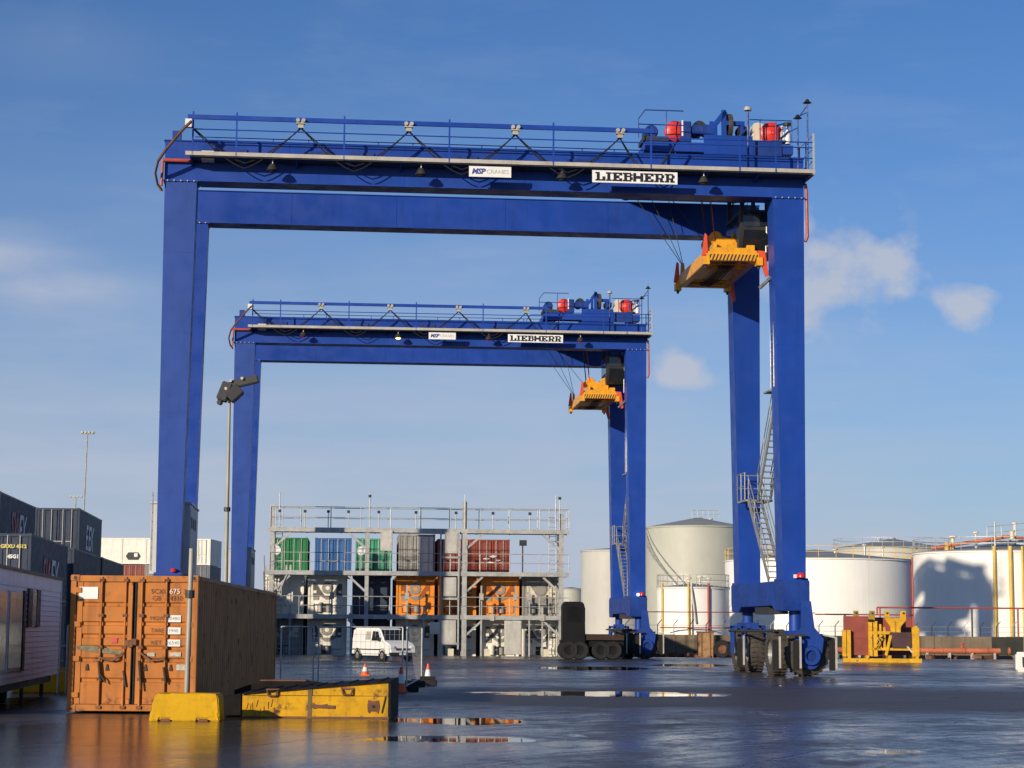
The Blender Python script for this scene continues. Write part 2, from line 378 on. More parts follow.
def text(name, body, size, m, parent, loc, rot=(math.pi / 2, 0, 0), bold=0.0, depth=.006, sx=1.0, align='CENTER', shear=0.0):
    cu = bpy.data.curves.new(name, 'FONT'); cu.body = body; cu.size = size; cu.extrude = depth; cu.offset = bold
    cu.align_x = align; cu.align_y = 'CENTER'; cu.resolution_u = 2; cu.shear = shear
    t = bpy.data.objects.new('tmp', cu); COL.objects.link(t)
    me = bpy.data.meshes.new_from_object(t.evaluated_get(bpy.context.evaluated_depsgraph_get()))
    bpy.data.objects.remove(t); bpy.data.curves.remove(cu)
    me.name = name; me.materials.clear(); me.materials.append(m)
    o = link(name, me, parent, loc); o.rotation_euler = rot; o.scale = (sx, 1, 1)
    return o
def railing(prefix, root, p, q, h, spacing, r=.024, m=GALV, mids=(.5,), posts=True, top_r=None):
    """posts one by one, rails one by one, as children of root"""
    p, q = Vector(p), Vector(q); L = (q - p).length; n = max(1, round(L / spacing)); z = Vector((0, 0, h))
    if posts:
        for i in range(n + 1):
            a = p.lerp(q, i / n); MB().tube(a, a + z, r, 6).build(prefix + '_post', m, root)
    MB().tube(p + z, q + z, top_r or r, 6).build(prefix + '_rail', m, root)
    for k in mids: MB().tube(p + z * k, q + z * k, r * .8, 6).build(prefix + '_rail', m, root)

# ------------------------------------------------------------------ ground
gm = MB()
ys = [-400, -60, 0, 20, 40, 60, 80, 100, 114] + [118 + i for i in range(9)] + [130, 150, 200, 400, 1200, 9000]
xs = [-9000, -1200, -300, -100, -40, 0, 40, 100, 300, 1200, 9000]
gm.add([(x, y, gz(y)) for y in ys for x in xs], [(j * len(xs) + i, j * len(xs) + i + 1, (j + 1) * len(xs) + i + 1, (j + 1) * len(xs) + i) for j in range(len(ys) - 1) for i in range(len(xs) - 1)])
structure(gm.build('ground', GROUND))

# ------------------------------------------------------------------ rubber tyred gantry crane
S, W = 23.47, 7.42
T_Z, G_TOP = 17.65, 19.10
GLYPH = {'L': ['1110000', '0110000', '0110000', '0110011', '0110011', '1111111'], 'I': ['1111', '0110', '0110', '0110', '0110', '1111'],
         'E': ['1111111', '0110011', '0111100', '0111100', '0110011', '1111111'], 'B': ['1111110', '0110011', '0111110', '0110011', '0110011', '1111110'],
         'H': ['1100011', '1100011', '1111111', '1111111', '1100011', '1100011'], 'R': ['1111110', '0110011', '0110011', '0111110', '0110110', '1110111']}
def block_letters(word, x0, z0, w, h, y):
    """heavy slab letters laid out as rows of blocks, merged per letter"""
    cols = sum(len(GLYPH[c][0]) + .45 for c in word) - .45
    dx = w / cols; dz = h / 6; x = x0; mb = MB()
    for c in word:
        g = GLYPH[c]; n = len(g[0])
        for r, row in enumerate(g):
            i = 0
            while i < n:
                if row[i] == '1':
                    j = i
                    while j < n and row[j] == '1': j += 1
                    mb.box(x + i * dx, x + j * dx, y - .012, y, z0 + h - (r + 1) * dz, z0 + h - r * dz)
                    i = j
                else: i += 1
        x += (n + .45) * dx
    return mb

def wheel(root, c, axis, R=.83, w=.58):
    prof = [(R * .56, -w * .48), (R * .8, -w * .5), (R * .95, -w * .42), (R, -w * .22), (R, w * .22), (R * .95, w * .42), (R * .8, w * .5), (R * .56, w * .48)]
    mb = MB().lathe(prof, 28, c, axis, closed=True)
    k = {'x': 0, 'y': 1}[axis]
    for i in range(28):                                        # tread lugs
        a = 2 * math.pi * i / 28
        for sgn in (-1, 1):
            p = [c[0], c[1], c[2]]; other = 1 - k
            p[other] += math.cos(a) * R; p[2] += math.sin(a) * R; p0 = list(p); p1 = list(p); p0[k] += sgn * .03; p1[k] += sgn * w * .45
            p1[2] += .03 * math.cos(a)
            mb.beam(p0, p1, .07, .05, up=(p[0] - c[0], p[1] - c[1], p[2] - c[2]))
    t = mb.build('wheel', TYRE, root)
    MB().lathe([(0, -.14), (R * .2, -.14), (R * .24, -.05), (R * .5, -.03), (R * .57, -w * .40), (R * .60, -w * .40), (R * .60, w * .40), (R * .57, w * .40), (R * .5, .03), (R * .24, .05), (R * .2, .14), (0, .14)], 20, c, axis).build('rim', CHROME, t)

def make_crane():
    root = thing('gantry_crane', 'nearer and larger of the two blue gantry cranes', 'gantry crane', group='blue rubber tyred gantry cranes')
    # legs: outer face upright, inner face tapering downwards
    def leg(u0t, u1t, u0b, u1b, v0, BLUE=BLUE):
        mb = MB().hexa([(u0b, v0, 3.5), (u1b, v0, 3.5), (u1b, v0 + 1.1, 3.5), (u0b, v0 + 1.1, 3.5)], [(u0t, v0, T_Z - .04), (u1t, v0, T_Z - .04), (u1t, v0 + .92, T_Z - .04), (u0t, v0 + .92, T_Z - .04)])
        l = mb.build('leg', BLUE, root)
        MB().box(u0b - .07, u1b + .07, v0 - .07, v0 + 1.17, 3.45, 3.53).build('foot_flange', BLUE, l)
        MB().box(u0t - .05, u1t + .05, v0 - .05, v0 + .97, T_Z - .05, T_Z - .005).build('head_flange', BLUE, l)
        for zz in (6.3, 9.2, 12.1, 15.0):
            k = (zz - 3.5) / (T_Z - 3.54); a = u0b + (u0t - u0b) * k; b = u1b + (u1t - u1b) * k
            MB().box(a - .006, b + .006, v0 - .006, v0 + 1.0, zz, zz + .025).build('weld_seam', BLUE, l)
        for i in range(5):
            uu = u0t + .1 + i * (u1t - u0t - .2) / 4
            MB().tube((uu, v0 - .05, T_Z - .03), (uu, v0 - .085, T_Z - .03), .028, 6).build('bolt', GALV, l)
    for v0 in (0.0, W):
        leg(-.02, 1.13, .06, .90, v0, BLUE_F if v0 == 0 else BLUE); leg(S - 1.15, S + .03, S - .90, S - .06, v0)
    # main girders
    for v0 in (0.0, W):
        gt = G_TOP if v0 == 0 else G_TOP - .17
        g = MB().box(-.04, S + .04, v0 + .03, v0 + .90, T_Z, gt)
        g.box(1.2, S - 1.2, v0 - .06, v0 + .98, T_Z - .028, T_Z + .025).box(-.08, S + .06, v0 - .02, v0 + .96, gt, gt + .03)
        gd = g.build('girder', BLUE, root)
        MB().box(.1, S - .1, v0 + .42, v0 + .52, gt + .03, gt + .10).build('running_rail', DARK, gd)
        for uu in (4.4, 8.6, 13.0, 17.2):
            MB().box(uu, uu + .03, v0 + .018, v0 + .03, T_Z + .03, gt - .02).build('stiffener_seam', BLUE, gd)
    # sill beams with their haunches, one per side
    for u0, u1 in ((.0, .96), (S - .96, S + .0)):
        poly = [(-.3, 3.45), (W + 1.4, 3.45), (W + 1.4, 2.75), (W + 1.25, 2.35), (W - .1, 2.35), (W - .45, 2.55), (1.6, 2.55), (1.2, 2.35), (-.15, 2.35), (-.3, 2.75)]
        sb = MB().prism(poly, u0, u1, 'x').build('sill_beam', BLUE_S, root, bevel=.02)
        for vv in (2.2, 3.7, 5.2): MB().box(u0 - .012, u1 + .012, vv, vv + .03, 2.56, 3.44).build('stiffener', BLUE, sb)
        MB().box(u0 + .1, u1 - .1, 2.6, 4.9, 2.25, 2.52).build('cable_box', DARK, sb)
        MB().tube((u0 - .25, .2, 1.62), (u0 - .25, W + .6, 1.62), .05, 8).build('cable_duct', DARK, sb)
    # bogies
    for u in (.48, S - .48):
        out = -1 if u < 5 else 1
        # front: wheels turned sideways, big fork plate with hub
        b = MB().tube((u + out * .12, .45, 2.36), (u + out * .12, .45, 1.62), .24, 16)
        b = b.box(u - .30, u + .50, -.1, .9, 1.46, 1.64).build('bogie', BLUE, root)
        cu = u + out * .45
        pl = [(cu - .55, 1.42), (cu - .46, .75)] + [(cu + .42 * math.cos(a), .80 + .55 * math.sin(a)) for a in [math.pi + i * math.pi / 8 for i in range(9)]] + [(cu + .50, 1.35), (cu + .16, 1.75), (cu + .04, 2.7), (cu - .30, 2.7), (cu - .32, 1.75)]
        MB().prism(pl, -.43, -.30, 'y').build('fork_plate', BLUE_S, b)
        MB().lathe([(.20, -.13), (.33, -.13), (.36, 0), (.36, .05), (.20, .05)], 20, (cu, -.43, .74), 'y', closed=True).build('hub_ring', BLUE_S, b)
        MB().lathe([(0, 0), (.20, 0), (.20, .04), (0, .04)], 16, (cu, -.46, .74), 'y').build('hub_cap', BLUE_D, b)
        wheel(b, (cu - .05, .05, .83), 'y'); wheel(b, (cu - out * .95, .82, .83), 'x')
        # rear: two wheels in line
        r = MB().tube((u, W + .5, 2.36), (u, W + .5, 1.9), .22, 16).box(u - .14, u + .14, W - .9, W + 1.95, 1.68, 1.94)
        for dv in (-.55, 1.55):
            r.box(u - .46, u - .36, W + dv - .18, W + dv + .18, .7, 1.8).box(u + .36, u + .46, W + dv - .18, W + dv + .18, .7, 1.8).box(u - .46, u + .46, W + dv - .18, W + dv + .18, 1.72, 1.84)
        rb = r.build('bogie', BLUE_S, root)
        wheel(rb, (u, W - .55, .83), 'x', w=.62); wheel(rb, (u, W + 1.55, .83), 'x', w=.62)
        # wheel guards: rubber flap on a pale post
        for gu, gv in ((u - .75, -.75), (u + .0, -.75), (u + 1.35, -.6), (u - .62, W - 1.55)):
            gp_ = MB().beam((gu, gv, .30), (gu, gv, 1.42), .07, .05).build('guard_post', GALV_L, root)
            MB().box(gu - .26, gu - .05, gv - .01, gv + .02, .22, 1.30).build('rubber_flap', BLACK, gp_)
            MB().beam((gu, gv, 1.40), (gu - (gu - u) * .3, gv + .5, 1.5), .05).build('bracket', GALV, gp_)
        MB().box(u - .75, u + .2, -.70, -.60, 1.44, 1.52).build('bumper_bar', DARK, root)
        if out > 0:
            MB().lathe([(0, 0), (.16, 0), (.16, .10), (.12, .16), (0, .18)], 12, (u + .20, -.2, 3.55)).build('beacon', LENSR, root)
            MB().box(u - .07, u + .03, -.2, -.1, 3.53, 3.66).build('socket_box', WHITE, root)
        else: MB().lathe([(0, 0), (.10, 0), (.10, .08), (.07, .12), (0, .13)], 10, (u + .20, -.1, 3.55)).build('beacon', LENSR, root)
    # power house on the left sill
    eh = MB().box(-.30, 1.10, 1.55, 6.3, 3.50, 6.05).build('power_house', GREYBOX, root, bevel=.02)
    for k in range(4): MB().box(1.10, 1.12, 1.75 + k * 1.08, 2.72 + k * 1.08, 3.7, 5.85).build('door', GREYBOX, eh)
    MB().box(-.34, 1.14, 1.5, 6.35, 6.05, 6.12).build('roof', GREYBOX, eh)
    MB().tube((.1, 2.0, 6.12), (.1, 2.0, 6.9), .07, 8).build('exhaust', DARK, eh)
    for k in range(3): MB().box(1.12, 1.14, 2.0 + k * 1.08, 2.45 + k * 1.08, 5.2, 5.6).build('vent', DARK, eh)
    # ladder on the outside of the left leg
    ld = MB().tube((-.16, .25, 3.6), (-.16, .25, 6.4), .02, 5).tube((-.16, .65, 3.6), (-.16, .65, 6.4), .02, 5).build('ladder', GALV, root)
    for k in range(9): MB().tube((-.16, .25, 3.8 + k * .31), (-.16, .65, 3.8 + k * .31), .014, 5).build('rung', GALV, ld)
    # front walkway
    wk = MB().box(.9, S + .25, -1.12, -.02, 18.22, 18.28).build('walkway', DARK, root, loc=(0, .27, .12))
    MB().box(.75, S + .25, -1.17, -1.115, 18.26, 18.40).build('cable_tray', GALV_L, wk)
    n_br = 12
    for i in range(n_br + 1):
        u = .95 + i * (S - .9) / n_br
        MB().prism([(-1.1, 18.22), (0.02, 18.22), (0.02, 17.98)], u - .025, u + .025, 'x').build('bracket', BLUE, wk)
    tall = [1.0, 2.55, 6.4, 10.2, 14.0, 17.6, 20.9, 22.25]
    for i, u in enumerate(tall):
        MB().beam((u, -1.14, 18.25), (u, -1.14, 19.86 if u < 18 else 19.45), .06).build('rail_post', BLUE, wk)
        if i < len(tall) - 1 and tall[i + 1] - u > 3:
            for k in (1, 2): MB().beam((u + (tall[i + 1] - u) * k / 3, -.05, 18.25), (u + (tall[i + 1] - u) * k / 3, -.05, 19.2), .035).build('rail_post', BLUE, wk)
    for zz in (18.75, 19.2): MB().tube((1.0, -.05, zz), (17.6, -.05, zz), .018, 6).build('hand_rail', BLUE, wk)
    MB().box(.80, 17.7, -1.19, -1.10, 19.58, 19.74).build('festoon_track', BLUE, wk)
    for zz in (19.22, 18.82): MB().tube((.98, -1.13, zz), (S + .2, -1.13, zz), .022, 6).build('hand_rail', BLUE, wk)
    MB().tube((17.7, -1.13, 19.42), (S + .2, -1.13, 19.42), .024, 6).build('hand_rail', BLUE, wk)
    # end bay of the walkway with its lamp masts
    for u, v in ((S + .2, -1.13), (S + .2, .0), (S + .2, 1.0)): MB().beam((u, v, 18.2), (u, v, 19.75), .07 if v < -1 else .045).build('rail_post', GALV if v < -1 else BLUE, wk)
    for zz in (18.75, 19.2, 19.72): MB().tube((S + .2, -1.13, zz), (S + .2, 1.0, zz), .022, 6).build('hand_rail', GALV, wk)
    for u, h in ((S - .35, 20.35), (S + .02, 20.95)):
        ms = MB().tube((u, -1.0, 18.3), (u, -1.0, h), .03, 6).tube((u, -1.0, h - .35), (u - .38, -1.0, h - .55), .02, 5).build('lamp_mast', BLUE_D, wk)
        MB().lathe([(0, .16), (.05, .14), (.10, .05), (.17, 0), (0, -.03)], 10, (u, -1.0, h)).build('lamp_head', FLOOD, ms)
    MB().tube((S - .38, -1.0, 20.3), (S + .02, -1.0, 20.85), .025, 6).build('lamp_arm', BLUE_D, wk)
    # floodlights under the walkway
    for u in (3.85, 9.2, 14.35, 19.6):
        fl = MB().tube((u, -.75, 18.22), (u, -.75, 18.02), .018, 6).build('lamp_hanger', WHITE, root, loc=(0, .1, .13))
        MB().lathe([(0, .14), (.09, .13), (.15, .04), (.22, -.10), (.21, -.12), (0, -.12)], 14, (u, -.75, 17.93)).build('flood_lamp', DARK, fl)
        MB().lathe([(0, 0), (.15, 0), (.10, -.05), (0, -.07)], 14, (u, -.75, 17.805)).build('lens', LENSR if u < 1 else DARK, fl)
    # festoon cable loops
    fs_ = MB().box(.72, .95, -1.26, -1.04, 19.26, 19.56).build('festoon', WHITE, root, loc=(0, .27, .12))
    tr = [.85, 4.83, 8.72, 12.6, 16.45]
    for u in tr[1:]:
        c = MB().box(u - .15, u + .15, -1.27, -1.03, 19.50, 19.62).box(u - .10, u + .10, -1.22, -1.08, 19.36, 19.50).lathe([(0, -.05), (.07, -.05), (.07, .05), (0, .05)], 10, (u - .1, -1.28, 19.62), 'y').lathe([(0, -.05), (.07, -.05), (.07, .05), (0, .05)], 10, (u + .1, -1.28, 19.62), 'y')
        c.build('cable_trolley', GALV_L, fs_)
    ends = tr + [18.6]
    for a, b in zip(ends[:-1], ends[1:]):
        for off, sag in ((0, 1.55), (.05, 1.35)):
            pts = []
            for i in range(15):
                t = i / 14; k = abs(2 * t - 1)
                pts.append((a + (b - a) * t + off * .5, -1.04 + off, 19.40 - sag * (1 - k ** 1.35)))
            MB().path(pts, .024, 5).build('cable', BLACK, fs_)
    # cable bundle and red conduit at the left end
    pts = [(.95, -1.2, 19.55), (.75, -1.2, 19.35), (.45, -1.15, 19.0), (.1, -1.0, 18.6), (-.22, -.7, 18.2), (-.34, -.3, 17.85), (-.28, .1, 17.5), (-.12, .2, 17.3)]
    for k, m in ((0, DARK), (.06, RUSTM), (-.06, GALV_L)): MB().path([(a, b - k, c - abs(k) * .7) for a, b, c in pts], .035, 6).build('cable_bundle', m, root)
    MB().tube((-.1, -.1, 18.35), (1.0, -.1, 18.35), .07, 8).tube((-.1, -.1, 18.35), (-.13, -.1, 17.4), .05, 8).build('red_conduit', PIPER, root)
    MB().box(.20, .50, .1, .6, 19.1, 19.5).build('end_box', BLUE_D, root)
    MB().box(1.3, 1.75, -.6, -.1, 18.3, 18.62).build('junction_box', CREAM, root)
    for u in (2.0, 5.1, 6.6, 10.4, 14.6): MB().box(u, u + .9, -.03, .03, 18.4, 18.85).build('junction_box', BLUE_D, root)
    MB().path([(S + .12, .1, 18.2), (S + .16, .1, 17.9), (S + .18, .1, 16.2), (S + .1, .1, 16.0)], .06, 6).build('red_conduit', PIPER, root)
    # plates
    pl = MB().box(15.42, 18.56, -1.215, -1.18, 17.76, 18.21).build('name_plate', LET_W, root, loc=(0, .27, .03)); pl['label'] = 'white plate lettered LIEBHERR'
    block_letters('LIEBHERR', 15.53, 17.825, 2.92, .32, -1.216).build('lettering', LET_K, pl)
    pl = MB().box(10.92, 12.45, -1.215, -1.18, 17.84, 18.23).build('maker_plate', LET_W, root, loc=(0, .27, .03))
    text('lettering', 'MSP', .27, LET_B, pl, (11.25, -1.218, 18.035), bold=.012, shear=.25)
    text('lettering', 'CRANES', .22, LET_G, pl, (11.95, -1.218, 18.035))
    # trolley on top of the girders
    t0, t1 = 17.55, 23.15
    tf = MB()
    for v0 in (.12, W + .12): tf.box(t0, t1, v0, v0 + .7, 19.30, 19.66)
    for u in (t0, 19.9, t1 - .45): tf.box(u, u + .4, .82, W + .12, 19.34, 19.64)
    tr_ = tf.build('trolley', BLUE, root, bevel=.015)
    for u in (t0 + .5, t1 - .6):
        for v0 in (.47, W + .47): MB().lathe([(0, -.1), (.26, -.1), (.30, -.07), (.30, .07), (.26, .1), (0, .1)], 18, (u, v0, 19.23 + .19), 'y').build('wheel', DARK, tr_)
    MB().box(t0 + .3, t1 - .25, .95, W - .05, 19.02, 19.10).build('lower_deck', DARK, tr_)
    for u in (t0 + .3, 20.2, t1 - .4):
        for v0 in (1.02, W - .22): MB().box(u, u + .12, v0, v0 + .12, 19.10, 19.36).build('deck_hanger', BLUE_D, tr_)
    MB().box(19.75, 21.6, .06, .10, 19.12, 19.95).build('side_plate', BLUE, tr_)
    MB().box(21.6, 22.7, .07, .10, 19.2, 19.8).build('side_plate', BLUE_D, tr_)
    # hoist winches: drum, red end disc, cream gearbox
    dm = MB().tube((18.9, .95, 20.22), (18.9, 4.2, 20.22), .30, 18).build('hoist_drum', BLUE_D, tr_)
    MB().lathe([(0, -.10), (.10, -.12), (.34, -.06), (.40, 0), (.40, .10), (0, .10)], 26, (18.80, .80, 20.24), 'y').build('end_disc', RED, dm)
    MB().box(18.98, 19.38, .55, 1.25, 19.78, 20.58).build('gearbox', BLUE_D, dm, bevel=.03)
    MB().box(19.0, 19.06, .53, .56, 20.0, 20.6).build('gearbox_rim', WHITE, dm)
    MB().lathe([(0, 0), (.22, 0), (.26, .1), (.26, .8), (.2, .95), (0, .95)], 18, (17.9, .7, 20.20), 'y').build('motor', BLUE_D, tr_)
    MB().box(17.55, 18.5, .5, 1.7, 19.78, 19.95).build('motor_bed', DARK, tr_)
    MB().lathe([(0, 0), (.25, 0), (.25, .7), (0, .7)], 16, (18.05, 2.2, 20.2), 'y').build('motor', BLUE_D, tr_)
    dm = MB().tube((22.1, .95, 20.22), (22.1, 4.2, 20.22), .30, 18).build('hoist_drum', BLUE_D, tr_)
    MB().lathe([(0, -.09), (.05, -.12), (.12, -.09), (.36, -.05), (.42, 0), (.42, .12), (0, .12)], 28, (22.42, .55, 20.22), 'y').build('end_disc', RED, dm)
    MB().prism([(21.45, 19.85), (22.5, 19.8), (22.35, 20.5), (22.0, 20.66), (21.78, 20.62), (21.75, 20.2)], .68, 1.3, 'y').build('gearbox', CREAM, dm, bevel=.03)
    MB().box(22.55, 22.78, .45, .7, 19.75, 19.95).build('brake_box', YELLOW, tr_)
    for u in (21.35, 19.62, 20.0): MB().lathe([(0, -.1), (.2, -.12), (.24, 0), (.24, .25), (0, .25)], 16, (u, .7, 20.28), 'y').build('motor', BLACK if u > 21 else BLUE_D, tr_)
    hf = MB().beam((20.15, .6, 19.8), (20.15, .6, 20.6), .14).beam((20.15, .6, 20.3), (20.7, .6, 20.98), .16).beam((20.62, .6, 19.8), (20.62, .6, 21.05), .16).beam((21.3, .6, 19.8), (21.3, .6, 20.6), .13).beam((20.7, .6, 20.55), (21.4, .6, 20.55), .16).beam((20.62, .6, 20.95), (20.62, 2.2, 20.95), .12).beam((20.62, 2.2, 19.8), (20.62, 2.2, 21.0), .14)
    hf.build('hoist_frame', BLUE, tr_)
    MB().lathe([(0, -.09), (.12, -.11), (.15, -.04), (.36, -.05), (.46, -.09), (.47, -.04), (.47, .04), (.46, .09), (.36, .05), (.15, .04), (.12, .11), (0, .09)], 26, (20.86, .85, 20.50), 'x').build('cable_reel', TYRE, tr_)
    MB().lathe([(0, 0), (.26, 0), (.26, .8), (0, .8)], 18, (19.75, .9, 20.45), 'y').build('motor', DARK, tr_)
    for (a, b) in (((21.1, .5, 19.95), (21.55, .5, 20.4)), ((20.2, .5, 20.1), (19.4, .5, 20.15)), ((22.6, .5, 19.85), (23.1, .5, 20.3))): MB().tube(a, b, .05, 6).build('hydraulic_pipe', BLUE_D, tr_)
    for u in (22.85, 23.05): MB().lathe([(0, 0), (.13, .02), (.13, .45), (.05, .52), (.05, .7), (0, .7)], 12, (u, .6, 19.8)).build('grease_bottle', WHITE, tr_)
    MB().box(22.35, 22.9, .1, .5, 19.78, 19.84).build('drip_tray', DARK, tr_)
    MB().tube((21.32, -.4, 18.3), (21.32, -.4, 20.75), .04, 6).build('lamp_mast', BLUE_D, tr_)
    MB().lathe([(0, .1), (.12, .08), (.15, -.05), (0, -.07)], 10, (21.32, -.4, 20.85)).build('lamp_head', GALV_L, tr_)
    MB().tube((22.55, .3, 19.7), (22.55, .3, 20.45), .03, 6).tube((22.55, .3, 20.45), (22.95, .3, 20.55), .03, 6).build('lamp_mast', BLUE_D, tr_)
    MB().lathe([(0, .06), (.14, .04), (.16, -.06), (0, -.08)], 10, (22.98, .3, 20.52)).build('lamp_head', FLOOD, tr_)
    for v in (.15, W + .75):
        rail = [((17.3, v, 19.78), (17.3, v, 20.5)), ((17.3, v, 20.5), (17.55, v, 20.85)), ((17.55, v, 20.85), (19.0, v, 20.85)), ((18.35, v, 19.78), (18.35, v, 20.85)), ((17.3, v, 20.3), (19.0, v, 20.3))]
        for a, b in rail: MB().tube(a, b, .022, 6).build('guard_rail', BLUE_D, tr_)
    for u in (21.9, 22.5, 23.1): MB().tube((u, .13, 19.75), (u, .13, 20.6), .02, 6).build('guard_rail', BLUE_D, tr_)
    MB().tube((21.5, .13, 20.6), (23.1, .13, 20.6), .02, 6).build('guard_rail', BLUE_D, tr_)
    # operator's cab under the trolley, close to the right-hand legs
    c = MB().prism([(1.6, 17.5), (1.6, 16.75), (2.2, 15.85), (3.9, 15.85), (4.3, 16.3), (4.3, 17.5)], 21.45, 22.68, 'x').build('operator_cab', DARK, root, bevel=.03)
    MB().box(21.55, 22.58, 1.57, 1.60, 16.85, 17.4).build('windscreen', GLASS, c)
    MB().box(21.42, 21.45, 2.0, 4.1, 16.5, 17.35).build('side_window', GLASS, c)
    MB().beam((22.06, 1.62, 16.72), (22.06, 2.18, 15.88), .95, .03, up=(0, -1, -.6)).build('floor_window', GLASS, c)
    MB().box(22.68, 22.95, 1.9, 4.2, 15.9, 15.96).build('cab_step', DARK, c)
    for a, b in (((22.45, 1.6, 16.6), (22.45, 1.6, 17.3)), ((22.45, 1.6, 16.6), (22.72, 1.6, 16.6)), ((22.42, 1.6, 15.3), (22.42, 1.6, 16.1)), ((22.42, 1.6, 16.1), (22.72, 1.6, 16.1)), ((22.72, 1.6, 15.3), (22.72, 1.6, 16.1))): MB().tube(a, b, .03, 6).build('cab_rail', GALV, c)
    MB().beam((22.0, .9, 14.35), (22.4, .7, 14.75), .13, .10).build('cab_bracket', DARK, c)
    for uu in (21.55, 22.5):
        for vv in (1.75, 4.1): MB().beam((uu, vv, 17.5), (uu, vv, 19.05), .14).build('cab_hanger', DARK, c)
    # cat ladder and stairs between the right-hand legs
    u = S - 1.05
    lad = MB().tube((u, .5, 10.6), (u, .5, 15.9), .022, 6).tube((u, 1.0, 10.6), (u, 1.0, 15.9), .022, 6).build('cat_ladder', GALV, root)
    for k in range(17): MB().tube((u, .5, 10.8 + k * .3), (u, 1.0, 10.8 + k * .3), .014, 5).build('rung', GALV, lad)
    def flight(v0, z0, v1, z1, n, uu):
        st = MB().beam((uu - .25, v0, z0), (uu - .25, v1, z1), .05, .20).beam((uu + .25, v0, z0), (uu + .25, v1, z1), .05, .20).build('stair_flight', GALV_S, root)
        for i in range(n):
            t = (i + .5) / n; vv = v0 + (v1 - v0) * t; zz = z0 + (z1 - z0) * t
            MB().box(uu - .24, uu + .24, vv - .12, vv + .12, zz - .02, zz + .02).build('tread', GALV_S, st)
        for s in (-.26, .26):
            MB().tube((uu + s, v0, z0 + .95), (uu + s, v1, z1 + .95), .022, 6).build('hand_rail', GALV_S, st)
            MB().tube((uu + s, v0, z0 + .5), (uu + s, v1, z1 + .5), .018, 6).build('hand_rail', GALV_S, st)
            for t in (.02, .35, .68, .98):
                vv = v0 + (v1 - v0) * t; zz = z0 + (z1 - z0) * t; MB().tube((uu + s, vv, zz), (uu + s, vv, zz + .95), .018, 6).build('rail_post', GALV_S, st)
    flight(2.0, 3.50, 5.4, 6.72, 15, S - .72); flight(5.4, 6.75, 2.0, 10.55, 17, S - .34)
    pf = MB().box(S - 1.08, S - .0, 5.4, 6.9, 6.66, 6.74).build('stair_landing', GALV_S, root)
    for a, b in (((S - 1.08, 5.5), (S - 1.08, 6.9)), ((S - 1.08, 6.9), (S, 6.9))):
        railing('landing', pf, (a[0], a[1], 6.74), (b[0], b[1], 6.74), 1.05, .8, m=GALV_S)
    MB().box(S - 1.1, S - .02, 1.15, 2.05, 10.5, 10.56).build('stair_landing', GALV_S, root)
    return root

